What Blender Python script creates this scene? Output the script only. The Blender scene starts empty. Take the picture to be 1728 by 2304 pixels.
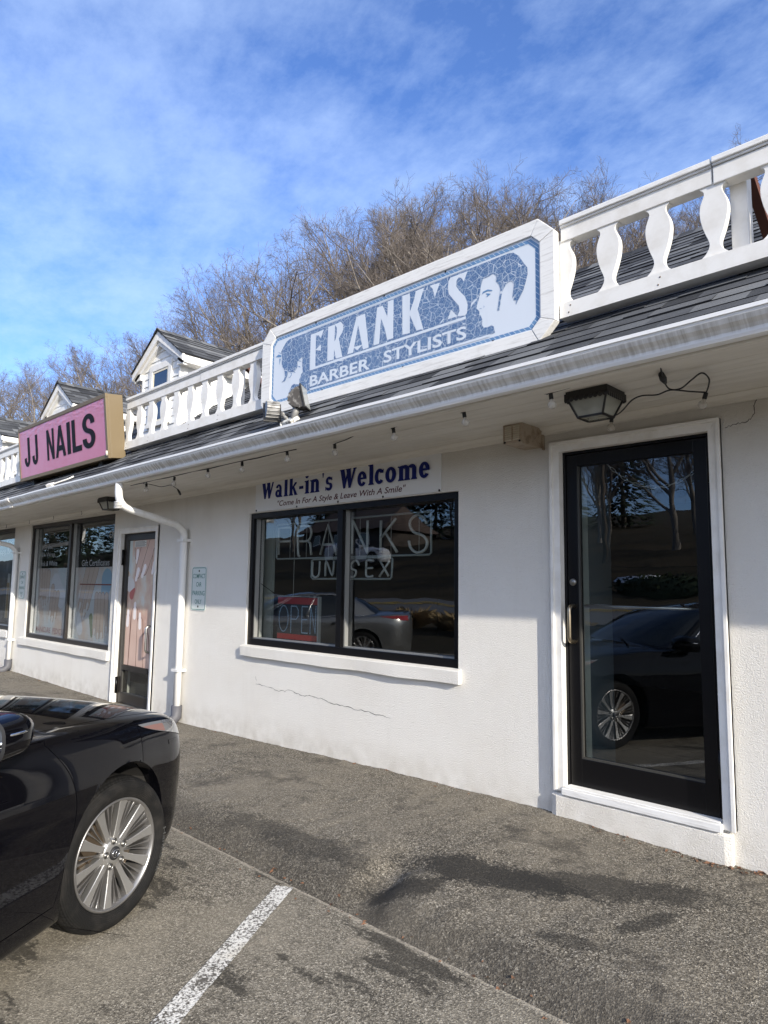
import bpy, bmesh, math, random
from mathutils import Vector, Matrix, noise as mnoise
R = math.radians
rng = random.Random(7)
scene = bpy.context.scene
COL = scene.collection

# ------------------------------------------------------------------ camera, sky, sun, exposure
cam_d = bpy.data.cameras.new("camera"); cam = bpy.data.objects.new("camera", cam_d); COL.objects.link(cam)
YAW, PIT, ROL = R(43.951), R(6.272), R(0.747)
fwd = Vector((-math.sin(YAW)*math.cos(PIT), math.cos(YAW)*math.cos(PIT), math.sin(PIT)))
rt0 = Vector((math.cos(YAW), math.sin(YAW), 0)); up0 = rt0.cross(fwd)
rt = rt0*math.cos(ROL) + up0*math.sin(ROL); up = up0*math.cos(ROL) - rt0*math.sin(ROL)
M = Matrix((rt, up, -fwd)).transposed().to_4x4(); M.translation = Vector((0, -4.05, 1.58))
cam.matrix_world = M
cam_d.sensor_fit = 'VERTICAL'; cam_d.sensor_height = 36; cam_d.lens = 36*1537.06/2304
cam_d.clip_end = 2000; cam_d.clip_start = .05
scene.camera = cam
SUNV = Vector((3.4, -1.0, 1.42)).normalized()
sun_d = bpy.data.lights.new("sun", 'SUN'); sun = bpy.data.objects.new("sun", sun_d); COL.objects.link(sun)
sun_d.energy = 3.3; sun_d.angle = R(.53); sun_d.color = (1, .93, .82)
sun.rotation_euler = SUNV.to_track_quat('Z', 'Y').to_euler()
world = bpy.data.worlds.new("World"); scene.world = world; world.use_nodes = True
scene.view_settings.view_transform = 'Standard'; scene.view_settings.look = 'None'
scene.view_settings.gamma = 1; scene.view_settings.exposure = 1.0

class NT:
    """tiny node helper"""
    def __init__(s, tree): s.t = tree; s.n = tree.nodes; s.l = tree.links
    def new(s, typ, **kw):
        n = s.n.new(typ)
        for k, v in kw.items():
            if k.startswith('i_'):
                key = k[2:]; key = int(key) if key.isdigit() else key.replace('_', ' ')
                n.inputs[key].default_value = v
            else: setattr(n, k, v)
        return n
    def link(s, a, b): s.l.new(a, b)
    def math(s, op, a, b=None, c=None):
        n = s.n.new('ShaderNodeMath'); n.operation = op
        for i, v in enumerate((a, b, c)):
            if v is None: continue
            if isinstance(v, (int, float)): n.inputs[i].default_value = v
            else: s.l.new(v, n.inputs[i])
        return n.outputs[0]
    def mix(s, f, a, b):
        n = s.n.new('ShaderNodeMix'); n.data_type = 'RGBA'
        for i, v in ((0, f), (6, a), (7, b)):
            if isinstance(v, (int, float)): n.inputs[i].default_value = v
            elif isinstance(v, tuple): n.inputs[i].default_value = v if len(v) == 4 else (*v, 1)
            else: s.l.new(v, n.inputs[i])
        return n.outputs[2]
    def ramp(s, f, *stops):
        n = s.n.new('ShaderNodeValToRGB'); e = n.color_ramp.elements
        while len(e) < len(stops): e.new(.5)
        for q, (p, c) in zip(e, stops):
            q.position = p; q.color = (c, c, c, 1) if isinstance(c, (int, float)) else (*c, 1)
        s.l.new(f, n.inputs[0]); return n.outputs[0]
    def noise(s, vec, scale, detail=3, rough=.55, out=0):
        n = s.n.new('ShaderNodeTexNoise'); n.inputs['Scale'].default_value = scale
        n.inputs['Detail'].default_value = detail; n.inputs['Roughness'].default_value = rough
        if vec is not None: s.l.new(vec, n.inputs['Vector'])
        return n.outputs[out]
    def voro(s, vec, scale, feature='F1', out='Distance', rand=1):
        n = s.n.new('ShaderNodeTexVoronoi'); n.feature = feature; n.inputs['Scale'].default_value = scale
        n.inputs['Randomness'].default_value = rand
        if vec is not None: s.l.new(vec, n.inputs['Vector'])
        return n.outputs[out]
    def mapping(s, vec, scale=(1, 1, 1), rot=(0, 0, 0), loc=(0, 0, 0)):
        n = s.n.new('ShaderNodeMapping'); n.inputs['Scale'].default_value = scale
        n.inputs['Rotation'].default_value = rot; n.inputs['Location'].default_value = loc
        s.l.new(vec, n.inputs['Vector']); return n.outputs[0]

w = NT(world.node_tree); w.n.clear()
sky = w.new('ShaderNodeTexSky', sky_type='NISHITA', sun_disc=False)
sky.sun_elevation = math.asin(SUNV.z); sky.sun_rotation = math.atan2(SUNV.x, SUNV.y)
sky.air_density = 1.0; sky.dust_density = .25; sky.ozone_density = 2.6
tc = w.new('ShaderNodeTexCoord')
sep = w.new('ShaderNodeSeparateXYZ'); w.link(tc.outputs['Generated'], sep.inputs[0])
zz = w.math('MAXIMUM', w.math('ADD', sep.outputs[2], .12), .06)
cmb = w.new('ShaderNodeCombineXYZ')
w.link(w.math('DIVIDE', sep.outputs[0], zz), cmb.inputs[0]); w.link(w.math('DIVIDE', sep.outputs[1], zz), cmb.inputs[1])
cv = w.mapping(cmb.outputs[0], scale=(1.0, 1.3, 1), rot=(0, 0, R(20)))
c1 = w.noise(cv, 3.6, 10, .66); c2 = w.noise(w.mapping(cmb.outputs[0], loc=(5.3, 2.4, 0)), .8, 3, .5)
c3 = w.noise(cv, 9, 5, .6)
cl = w.math('ADD', w.math('MULTIPLY', c1, .52), w.math('ADD', w.math('MULTIPLY', c2, .54), w.math('MULTIPLY', c3, .16)))
cf = w.ramp(cl, (.50, 0.0), (.66, .27), (.86, .52))
skc = w.new('ShaderNodeMix', data_type='RGBA', blend_type='MULTIPLY'); skc.inputs[0].default_value = 1
w.link(sky.outputs[0], skc.inputs[6]); skc.inputs[7].default_value = (.64, .79, 1.14, 1)
cloudc = w.new('ShaderNodeRGB'); cloudc.outputs[0].default_value = (3.7, 4.7, 6.3, 1)
sc = w.mix(cf, skc.outputs[2], cloudc.outputs[0])
# a bank of bright cloud round the sun, added out of view to fill the shaded wall
vd = w.new('ShaderNodeVectorMath', operation='DOT_PRODUCT'); w.link(tc.outputs['Generated'], vd.inputs[0]); vd.inputs[1].default_value = (.958, -.282, .05)
fill_bank = w.math('MULTIPLY', w.ramp(vd.outputs['Value'], (.12, 0), (.62, .72)), w.ramp(c1, (.25, .55), (.65, 1)))
sc = w.mix(fill_bank, sc, (9.6, 9.7, 10.0, 1))
bg = w.new('ShaderNodeBackground'); bg.inputs['Strength'].default_value = .122
w.link(sc, bg.inputs[0]); wo = w.new('ShaderNodeOutputWorld'); w.link(bg.outputs[0], wo.inputs[0])

# ------------------------------------------------------------------ materials
MATS = {}
def mat(name, base=(.8, .8, .8), rough=.6, metal=0, spec=.5, coat=0, fn=None):
    if name in MATS: return MATS[name]
    m = bpy.data.materials.new(name); m.use_nodes = True; MATS[name] = m
    t = NT(m.node_tree); b = t.n['Principled BSDF']
    b.inputs['Base Color'].default_value = (*base, 1); b.inputs['Roughness'].default_value = rough
    b.inputs['Metallic'].default_value = metal; b.inputs['Specular IOR Level'].default_value = spec
    b.inputs['Coat Weight'].default_value = coat
    if fn: fn(t, b, t.new('ShaderNodeTexCoord').outputs['Object'])
    return m
def bump(t, b, h, strength=.3, dist=.01, normal=None):
    n = t.new('ShaderNodeBump'); n.inputs['Strength'].default_value = strength; n.inputs['Distance'].default_value = dist
    t.link(h, n.inputs['Height'])
    if normal is not None: t.link(normal, n.inputs['Normal'])
    t.link(n.outputs[0], b.inputs['Normal']); return n.outputs[0]

def f_stucco(t, b, o):
    g = t.noise(o, 120, 5, .68); g2 = t.noise(o, 14, 3); big = t.noise(o, 1.3, 4)
    streak = t.noise(t.mapping(o, scale=(5, 5, .5)), 2.0, 4)
    c = t.mix(t.ramp(big, (.42, 0), (.75, .55)), (.80, .775, .72), (.72, .68, .61))
    c = t.mix(t.ramp(streak, (.58, 0), (.85, .3)), c, (.64, .61, .55))
    sp = t.new('ShaderNodeSeparateXYZ'); t.link(o, sp.inputs[0])
    low = t.math('MULTIPLY', t.ramp(sp.outputs[2], (.08, 1), (.36, 0)), t.ramp(t.noise(o, 7, 4), (.35, 0), (.7, .75)))
    c = t.mix(low, c, (.50, .46, .39))
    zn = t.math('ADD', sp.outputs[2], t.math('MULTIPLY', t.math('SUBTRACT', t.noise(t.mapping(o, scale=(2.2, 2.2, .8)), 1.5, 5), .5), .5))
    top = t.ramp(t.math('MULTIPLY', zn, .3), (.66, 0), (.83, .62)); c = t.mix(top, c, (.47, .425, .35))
    t.link(c, b.inputs['Base Color'])
    h = t.math('ADD', t.math('MULTIPLY', g, 1.0), t.math('MULTIPLY', g2, .3))
    bump(t, b, h, 1.0, .010)
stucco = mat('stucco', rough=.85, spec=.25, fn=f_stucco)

def f_white(t, b, o, lo=(.70, .67, .61), hi=(.81, .79, .745), sc=(1, 1, 1)):
    n = t.noise(t.mapping(o, scale=sc), 9, 5); c = t.mix(t.ramp(n, (.42, 0), (.72, 1)), hi, lo); t.link(c, b.inputs['Base Color'])
    bump(t, b, t.noise(o, 60, 3), .1, .003)
white_paint = mat('white_paint', rough=.5, fn=f_white)
def f_weather(t, b, o):
    n = t.noise(t.mapping(o, scale=(3, 40, 40)), 2.2, 6, .65); p = t.noise(o, 6, 5)
    c = t.mix(t.ramp(n, (.5, 0), (.72, .8)), (.80, .79, .76), (.52, .50, .47))
    c = t.mix(t.ramp(p, (.62, 0), (.8, .6)), c, (.46, .44, .41)); t.link(c, b.inputs['Base Color'])
    bump(t, b, n, .35, .004)
weathered_wood = mat('weathered_white_wood', rough=.75, fn=f_weather)
def f_soffit(t, b, o):
    n = t.noise(t.mapping(o, scale=(.5, 4, 4)), 4, 5)
    c = t.mix(t.ramp(n, (.45, 0), (.75, .7)), (.70, .665, .595), (.54, .50, .43)); t.link(c, b.inputs['Base Color'])
soffit_paint = mat('soffit_paint', rough=.6, fn=f_soffit)
def f_gutter(t, b, o):
    n = t.noise(t.mapping(o, scale=(42, .8, .8)), 1.0, 4, .65); q = t.noise(o, 1.2, 3)
    sp = t.new('ShaderNodeSeparateXYZ'); t.link(o, sp.inputs[0])
    zc = t.math('SUBTRACT', sp.outputs[2], t.math('MULTIPLY', t.math('ADD', sp.outputs[0], 2), .009))
    band = t.ramp(t.math('MULTIPLY', t.math('SUBTRACT', zc, 2.60), 5), (.42, 0), (.5, 1), (.70, 1), (.78, 0))
    f = t.math('MULTIPLY', t.math('MULTIPLY', t.ramp(n, (.38, 0), (.62, 1)), t.ramp(q, (.3, .35), (.6, .9))), band)
    c = t.mix(f, (.80, .80, .79), (.40, .38, .34)); t.link(c, b.inputs['Base Color'])
gutter_paint = mat('gutter_aluminium_white', rough=.38, fn=f_gutter)
def f_dspout(t, b, o):
    n = t.noise(t.mapping(o, scale=(8, 8, 1)), 2, 4); t.link(t.mix(t.ramp(n, (.5, 0), (.8, .6)), (.80, .79, .76), (.62, .59, .53)), b.inputs['Base Color'])
downspout_paint = mat('downspout_white', rough=.4, fn=f_dspout)

def f_shingle(t, b, o):
    a = t.new('ShaderNodeAttribute'); a.attribute_name = 'tone'
    g = t.noise(o, 260, 2, .7); p = t.noise(o, 4, 4)
    f = t.math('ADD', t.math('MULTIPLY', a.outputs['Fac'], .62), t.math('ADD', t.math('MULTIPLY', g, .5), t.math('MULTIPLY', p, .3)))
    c = t.ramp(f, (.35, (.018, .019, .021)), (.7, (.078, .081, .086)), (1.0, (.155, .158, .16))); t.link(c, b.inputs['Base Color'])
    bump(t, b, g, .5, .004)
shingle = mat('asphalt_shingle', rough=.9, spec=.2, fn=f_shingle)

def pebble(t, o, lo, mid, hi):
    v1 = t.voro(o, 150, out='Color'); d1 = t.voro(o, 150); v2 = t.voro(o, 380, out='Color')
    s1 = t.new('ShaderNodeSeparateColor'); t.link(v1, s1.inputs[0]); s2 = t.new('ShaderNodeSeparateColor'); t.link(v2, s2.inputs[0])
    f = t.math('ADD', t.math('MULTIPLY', s1.outputs[0], .55), t.math('MULTIPLY', s2.outputs[0], .45))
    c = t.ramp(f, (.16, lo), (.5, mid), (.80, hi), (.93, (.66, .61, .52)))
    gr = t.noise(o, 55, 6, .8); c = t.mix(t.ramp(gr, (.50, 0), (.66, .72)), c, tuple(v*.9 for v in lo)); c = t.mix(t.ramp(gr, (.30, .6), (.42, 0)), c, tuple(v*1.25 for v in hi))
    return c, d1, f
def f_lot(t, b, o):
    c, d1, f = pebble(t, o, (.034, .029, .022), (.158, .141, .112), (.37, .332, .262))
    big = t.noise(o, .9, 5, .6); c = t.mix(t.ramp(big, (.40, 0), (.64, .55)), c, (.30, .268, .21))
    # oil and damp patches with shapes of their own
    stn = t.noise(t.mapping(o, scale=(1, 2.6, 1), rot=(0, 0, R(-32))), 1.25, 5, .62)
    fine = t.noise(o, 42, 6, .75)
    sm = t.ramp(t.math('ADD', stn, t.math('MULTIPLY', fine, .24)), (.685, 0), (.72, .75))
    mid = t.noise(o, 7.5, 8, .74); c = t.mix(t.ramp(mid, (.54, 0), (.68, .62)), c, (.05, .044, .036)); c = t.mix(t.ramp(mid, (.30, .7), (.43, 0)), c, (.33, .29, .225))
    c = t.mix(sm, c, (.030, .027, .022))
    # sandy grit along the joint with the walk
    sp = t.new('ShaderNodeSeparateXYZ'); t.link(o, sp.inputs[0])
    yy = t.math('ADD', t.math('ADD', sp.outputs[1], 1.632), t.math('MULTIPLY', t.math('SUBTRACT', t.noise(o, 5, 4), .5), .035))
    g = t.math('MULTIPLY', t.ramp(t.math('ABSOLUTE', yy), (.006, 1), (.02, 0)), t.ramp(t.noise(o, 60, 3), (.4, .2), (.6, .85)))
    c = t.mix(g, c, (.42, .375, .30))
    t.link(c, b.inputs['Base Color'])
    h = t.math('ADD', t.math('MULTIPLY', d1, .55), t.math('MULTIPLY', t.noise(o, 48, 6, .75), 1.3))
    bump(t, b, h, .75, .007)
lot_asphalt = mat('lot_asphalt', rough=.9, spec=.3, fn=f_lot)
def blob(t, o, cx, cy, rx, ry, ang, w0=.72, w1=.98):
    m = t.mapping(t.mapping(o, loc=(-cx, -cy, 0)), rot=(0, 0, -ang)); m = t.mapping(m, scale=(1/rx, 1/ry, 0))
    n = t.new('ShaderNodeVectorMath', operation='LENGTH'); t.link(m, n.inputs[0])
    wob = t.math('ADD', t.math('MULTIPLY', t.math('SUBTRACT', t.noise(o, 5, 8, .72), .5), 2.0), t.math('MULTIPLY', t.math('SUBTRACT', t.noise(o, 60, 4, .75), .5), 1.7))
    return t.ramp(t.math('ADD', n.outputs['Value'], wob), (w0, 1), (w1, 0))
def f_walk(t, b, o):
    c, d1, f = pebble(t, o, (.030, .025, .019), (.139, .123, .097), (.32, .285, .225))
    big = t.noise(o, 1.1, 6, .62); c = t.mix(t.ramp(big, (.42, 0), (.68, .55)), c, (.26, .228, .176))
    dk = t.noise(o, 2.1, 8, .76); c = t.mix(t.ramp(dk, (.55, 0), (.62, .55)), c, (.042, .037, .031)); mid = t.noise(o, 8.5, 8, .76); c = t.mix(t.ramp(mid, (.55, 0), (.68, .55)), c, (.045, .04, .033)); c = t.mix(t.ramp(mid, (.30, .65), (.43, 0)), c, (.29, .255, .20))
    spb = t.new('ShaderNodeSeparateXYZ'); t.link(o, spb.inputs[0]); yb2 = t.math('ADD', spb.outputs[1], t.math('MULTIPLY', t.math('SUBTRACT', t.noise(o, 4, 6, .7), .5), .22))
    c = t.mix(t.math('MULTIPLY', t.ramp(t.math('ADD', yb2, 2), (.50, 1), (.60, 0)), .5), c, (.05, .045, .038))  # darker berm face: weathered dirt, with some of its shade put into the colour
    for a in ((-2.17, -1.02, .52, .16, R(14), .9), (-2.38, -1.38, .22, .12, R(35), .85), (-1.62, -.72, .55, .15, R(30), .75), (-1.35, -.93, .2, .05, R(70), .7), (-1.55, -1.32, .16, .06, R(20), .6), (-3.2, -1.38, .8, .12, 0, .6)):
        c = t.mix(t.math('MULTIPLY', blob(t, o, *a[:5]), a[5]), c, (.026, .024, .021))
    t.link(c, b.inputs['Base Color'])
    h = t.math('ADD', t.math('MULTIPLY', d1, .5), t.math('MULTIPLY', t.noise(o, 38, 6, .76), 1.7))
    bump(t, b, h, .85, .009)
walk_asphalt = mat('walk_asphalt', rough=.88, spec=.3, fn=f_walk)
def f_stripe(t, b, o):
    v = t.noise(o, 85, 4, .7); v2 = t.noise(o, 5, 4)
    wear = t.ramp(t.math('ADD', v, t.math('MULTIPLY', v2, .42)), (.66, 0), (.78, 1))
    stain = t.ramp(t.noise(o, 3.2, 4), (.55, 0), (.75, .5))
    pc = t.mix(stain, (.72, .70, .65), (.45, .37, .22))
    t.link(t.mix(wear, pc, (.10, .09, .076)), b.inputs['Base Color'])
    bump(t, b, t.math('ADD', t.voro(o, 120), t.noise(o, 40, 5, .7)), .45, .005)
stripe_paint = mat('worn_line_paint', rough=.8, fn=f_stripe)
def f_ground(t, b, o):
    n = t.noise(o, .35, 5); n2 = t.noise(o, 6, 5)
    c = t.mix(t.ramp(n, (.4, 0), (.62, 1)), (.05, .042, .026), (.085, .066, .042)); c = t.mix(t.ramp(n2, (.4, 0), (.7, .6)), c, (.03, .026, .019))
    t.link(c, b.inputs['Base Color']); bump(t, b, n2, .8, .1)
ground_m = mat('winter_ground', rough=1, spec=.1, fn=f_ground)
def f_road(t, b, o):
    n = t.noise(o, 1.5, 4); t.link(t.mix(n, (.12, .12, .122), (.17, .17, .17)), b.inputs['Base Color'])
road_m = mat('road_asphalt', rough=.85, fn=f_road)
yellow_m = mat('yellow_line_paint', (.62, .42, .06), .7)
black_alu = mat('black_anodised', (.0035, .0033, .004), .33, spec=.3)
brown_alu = mat('dark_bronze_frame', (.022, .018, .015), .42, spec=.45)
steel = mat('brushed_steel', (.55, .53, .49), .3, 1)
chrome = mat('chrome', (.72, .72, .72), .12, 1)
dark_plastic = mat('black_plastic', (.012, .012, .013), .55)
def glass_mat(name, ior, tint):
    m = bpy.data.materials.new(name); m.use_nodes = True; MATS[name] = m; t = NT(m.node_tree); t.n.clear()
    lw = t.new('ShaderNodeLayerWeight'); lw.inputs[0].default_value = .5; r0 = ((ior - 1)/(ior + 1))**2
    fo = t.math('ADD', t.math('MULTIPLY', t.math('POWER', lw.outputs['Facing'], 5), 1 - r0), r0)
    tr = t.new('ShaderNodeBsdfTransparent'); tr.inputs[0].default_value = (*tint, 1)
    gl = t.new('ShaderNodeBsdfGlossy'); gl.inputs['Roughness'].default_value = 0; gl.inputs[0].default_value = (.94, .97, 1, 1)
    o = t.new('ShaderNodeTexCoord').outputs['Object']
    bp = t.new('ShaderNodeBump'); bp.inputs['Strength'].default_value = .05; bp.inputs['Distance'].default_value = .02
    t.link(t.noise(o, 2.2, 2), bp.inputs['Height']); t.link(bp.outputs[0], gl.inputs['Normal'])
    mx = t.new('ShaderNodeMixShader'); t.link(fo, mx.inputs[0]); t.link(tr.outputs[0], mx.inputs[1]); t.link(gl.outputs[0], mx.inputs[2])
    ou = t.new('ShaderNodeOutputMaterial'); t.link(mx.outputs[0], ou.inputs[0]); return m
shop_glass = glass_mat('window_glass', 2.0, (.66, .70, .69))
lamp_glass = mat('lamp_glass', (.40, .40, .34), .25)
lamp_glass.node_tree.nodes['Principled BSDF'].inputs['Alpha'].default_value = .62
bulb_glass = mat('bulb_glass', (.62, .59, .53), .12, spec=.7)
bulb_glass.node_tree.nodes['Principled BSDF'].inputs['Alpha'].default_value = .55

# ------------------------------------------------------------------ mesh helpers
TILT = .009                      # the eaves and everything on the roof fall very slightly to the left
def tilt_z(x): return TILT*(x + 2)
class MB:
    def __init__(s, tilt=False): s.v = []; s.f = []; s.mi = []; s.tone = []; s.tilt = tilt; s.sm = []
    def add(s, vs, fs, mi=0, tone=.5, smooth=False):
        o = len(s.v); s.v += [tuple(p) for p in vs]
        for f in fs: s.f.append([i + o for i in f]); s.mi.append(mi); s.tone.append(tone); s.sm.append(smooth)
    def box(s, x0, x1, y0, y1, z0, z1, mi=0):
        s.add([(x, y, z) for x in (x0, x1) for y in (y0, y1) for z in (z0, z1)],
              [(0, 1, 3, 2), (4, 6, 7, 5), (0, 4, 5, 1), (2, 3, 7, 6), (0, 2, 6, 4), (1, 5, 7, 3)], mi)
    def obox(s, c, ax, ay, az, mi=0):
        c = Vector(c); ax, ay, az = Vector(ax), Vector(ay), Vector(az)
        s.add([c + ax*i + ay*j + az*k for i in (-1, 1) for j in (-1, 1) for k in (-1, 1)],
              [(0, 1, 3, 2), (4, 6, 7, 5), (0, 4, 5, 1), (2, 3, 7, 6), (0, 2, 6, 4), (1, 5, 7, 3)], mi)
    def beam(s, p, q, wx, wz, upv=(0, 0, 1), mi=0):
        p, q = Vector(p), Vector(q); d = (q - p); u = Vector(upv); r_ = d.cross(u).normalized(); u2 = r_.cross(d).normalized()
        s.obox((p + q)/2, d/2, r_*wx/2, u2*wz/2, mi)
    def prism(s, pts, y0, y1, mi=0):
        """polygon in the x-z plane given as (x, z), from y0 (front) to y1 (back)"""
        n = len(pts); s.add([(x, y0, z) for x, z in pts] + [(x, y1, z) for x, z in pts],
              [list(range(n)), list(range(2*n - 1, n - 1, -1))] + [(i, i + n, (i + 1) % n + n, (i + 1) % n) for i in range(n)], mi)
    def sweep_x(s, prof, xs, mi=0, wave=None, smooth=False):
        """closed (y, z) profile swept along x"""
        n = len(prof); vs = []
        for x in xs:
            dz = wave(x) if wave else 0
            vs += [(x, y, z + dz) for y, z in prof]
        fs = []
        for i in range(len(xs) - 1):
            for j in range(n): a = i*n + j; b2 = i*n + (j + 1) % n; fs.append((a, b2, b2 + n, a + n))
        s.add(vs, fs, mi, smooth=smooth)
        s.add([vs[j] for j in range(n)], [list(range(n - 1, -1, -1))], mi); s.add([vs[-n + j] for j in range(n)], [list(range(n))], mi)
    def tube(s, pts, r, n=8, mi=0, close=False, caps=True, flat=(1, 1), upv=None):
        pts = [Vector(p) for p in pts]; m = len(pts); vs = []; prev = None
        for i, p in enumerate(pts):
            if close: d = pts[(i + 1) % m] - pts[i - 1]
            else: d = pts[min(i + 1, m - 1)] - pts[max(i - 1, 0)]
            d.normalize()
            if prev is None:
                u = Vector(upv) if upv else (Vector((0, 0, 1)) if abs(d.z) < .9 else Vector((1, 0, 0)))
                u = (u - d*u.dot(d)).normalized()
            else:
                u = prev - d*prev.dot(d); u = u.normalized() if u.length > 1e-6 else d.orthogonal().normalized()
            prev = u; b2 = d.cross(u); rr = r[i] if isinstance(r, (list, tuple)) else r
            vs += [p + (u*math.cos(2*math.pi*(k+.5)/n)*flat[0] + b2*math.sin(2*math.pi*(k+.5)/n)*flat[1])*rr for k in range(n)]
        fs = []
        for i in range(m if close else m - 1):
            for k in range(n):
                a = i*n + k; b_ = i*n + (k + 1) % n; c = ((i + 1) % m)*n; fs.append((a, b_, c + (k + 1) % n, c + k))
        if caps and not close: fs += [list(range(n - 1, -1, -1)), [(m - 1)*n + k for k in range(n)]]
        s.add(vs, fs, mi, smooth=n > 4)
    def lathe(s, prof, c, axis='z', n=24, mi=0):
        """(r, h) profile about an axis through c"""
        vs = []; fs = []; c = Vector(c)
        for r_, h in prof:
            for k in range(n):
                a = 2*math.pi*k/n; ca, sa = r_*math.cos(a), r_*math.sin(a)
                vs.append(c + Vector({'z': (ca, sa, h), 'y': (ca, h, sa), 'x': (h, ca, sa)}[axis]))
        for i in range(len(prof) - 1):
            for k in range(n): fs.append((i*n + k, i*n + (k + 1) % n, (i + 1)*n + (k + 1) % n, (i + 1)*n + k))
        s.add(vs, fs, mi, smooth=True)
    def build(s, name, material, parent=None, bevel=0, loc=None, recalc=True):
        me = bpy.data.meshes.new(name)
        vs = [(x, y, z + tilt_z(x)) for x, y, z in s.v] if s.tilt else s.v
        me.from_pydata(vs, [], s.f)
        ms = material if isinstance(material, (list, tuple)) else [material]
        for m_ in ms: me.materials.append(m_)
        me.polygons.foreach_set('material_index', s.mi); me.polygons.foreach_set('use_smooth', s.sm)
        if any(t_ != .5 for t_ in s.tone):
            at = me.attributes.new('tone', 'FLOAT', 'FACE'); at.data.foreach_set('value', s.tone)
        if recalc or bevel:
            bm = bmesh.new(); bm.from_mesh(me)
            if recalc: bmesh.ops.recalc_face_normals(bm, faces=bm.faces)
            if bevel:
                es = [e for e in bm.edges if len(e.link_faces) == 2 and e.calc_face_angle(0) > .6]
                bmesh.ops.bevel(bm, geom=es, offset=bevel, segments=2, affect='EDGES', profile=.6, clamp_overlap=True)
            bm.to_mesh(me); bm.free()
        me.update()
        o = bpy.data.objects.new(name, me); COL.objects.link(o)
        if loc: o.location = loc
        if parent is not None: o.parent = parent
        return o
def thing(name, label, cat, group=None, loc=(0, 0, 0), rot=(0, 0, 0)):
    o = bpy.data.objects.new(name, None); COL.objects.link(o); o.location = loc; o.rotation_euler = rot
    o.empty_display_size = .2; return tag(o, label, cat, group)
def tag(o, label, cat, group=None):
    o['label'] = label; o['category'] = cat
    if group: o['group'] = group
    return o
def struct(o): o['kind'] = 'structure'; return o
def copy_tree(o, parent=None):
    c = o.copy(); COL.objects.link(c)
    if parent is not None: c.parent = parent
    for ch in list(o.children): copy_tree(ch, c)
    return c
def text_into(mb, body, x0, x1, z0, z1, y, th=.002, shear=0, bold=0, mi=0, ref=None):
    """lettering fitted into a box on a plane facing -y; ref: letters whose height fixes the fit"""
    def mk(bd):
        c = bpy.data.curves.new('lettering', 'FONT'); c.body = bd; c.size = 1; c.shear = shear; c.offset = bold; c.resolution_u = 3
        o = bpy.data.objects.new('lettering', c); COL.objects.link(o); dg = bpy.context.evaluated_depsgraph_get()
        m = o.evaluated_get(dg).to_mesh(); vs = [tuple(v.co) for v in m.vertices]; fs = [list(p.vertices) for p in m.polygons]
        o.evaluated_get(dg).to_mesh_clear(); bpy.data.objects.remove(o); bpy.data.curves.remove(c); return vs, fs
    vs, fs = mk(body); rv = mk(ref)[0] if ref else vs
    ax0, ax1 = min(v[0] for v in vs), max(v[0] for v in vs); ay0, ay1 = min(v[1] for v in rv), max(v[1] for v in rv)
    f = lambda v: (x0 + (v[0] - ax0)/(ax1 - ax0)*(x1 - x0), y, z0 + (v[1] - ay0)/(ay1 - ay0)*(z1 - z0))
    mb.add([f(v) for v in vs], fs, mi)

# ------------------------------------------------------------------ ground, lot, walk, road
def terrain(x, y):
    if y < -8.5:
        d = -8.5 - y
        z = -.03 + .085*min(d, 4) + .10*max(0, min(d - 4, 9)) + .22*max(0, min(d - 13, 14)) + .13*max(0, d - 27)
        return min(z, 22)
    if y > 5: return -.03 + min(16, .22*(y - 5)) if y < 200 else 16
    return -.03
mb = MB(); xs = [-200 + 6*i for i in range(68)]; ys = sorted(set([-150 + 6*i for i in range(24)] + [-12.5, -11, -9.5, -8.5, -7, -3, 1, 5, 7] + [10 + 8*i for i in range(26)]))
nx = len(xs)
mb.add([(x, y, terrain(x, y) + (.35*mnoise.noise((x*.07, y*.07, 0)) if (y < -26 or y > 9) else 0)) for y in ys for x in xs],
       [(j*nx + i, j*nx + i + 1, (j + 1)*nx + i + 1, (j + 1)*nx + i) for j in range(len(ys) - 1) for i in range(nx - 1)], smooth=True)
struct(mb.build('ground', ground_m))
mb = MB(); mb.add([(-60, -9.2, 0), (40, -9.2, 0), (40, -1.55, 0), (-60, -1.55, 0)], [(0, 1, 2, 3)]); struct(mb.build('parking_lot', lot_asphalt))
def wall_base(x):
    P = [(-30, .14), (-13, .13), (-9.9, .088), (-7, .062), (-5.2, .105), (-4, .142), (-2.3, .167), (-1.1, .133), (1, .09), (8, .03)]
    for (a, za), (b, zb) in zip(P, P[1:]):
        if x <= b: return za + (zb - za)*max(0, (x - a)/(b - a))
    return .03
def walk_z(x, y):
    hb = wall_base(x); crest = .118 + .012*mnoise.noise((x*1.3, 3, 0)); yc = -1.36 + .035*mnoise.noise((x*1.7, 0, 5))
    if y >= yc: t_ = (y - yc)/(0 - yc); z = crest + (hb - crest)*t_
    else:
        t_ = max(0, min(1, (y + 1.63)/(yc + 1.63))); z = crest*(1 - (1 - t_)**2.2)
    n_ = math.exp(-((x + 2.50 + .25*(y + 1.6))/(.13 + .05*mnoise.noise((y*9, 2, 1))))**2)*max(0, min(1, (-1.0 - y)/.36))      # the washed-out notch in the berm
    z *= 1 - .62*n_
    return z + .007*mnoise.noise((x*4, y*4, 0)) + .005*mnoise.noise((x*11, y*11, 2)) + .004*mnoise.noise((x*24, y*24, 4)) if y > -1.6 else z - .004
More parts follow.
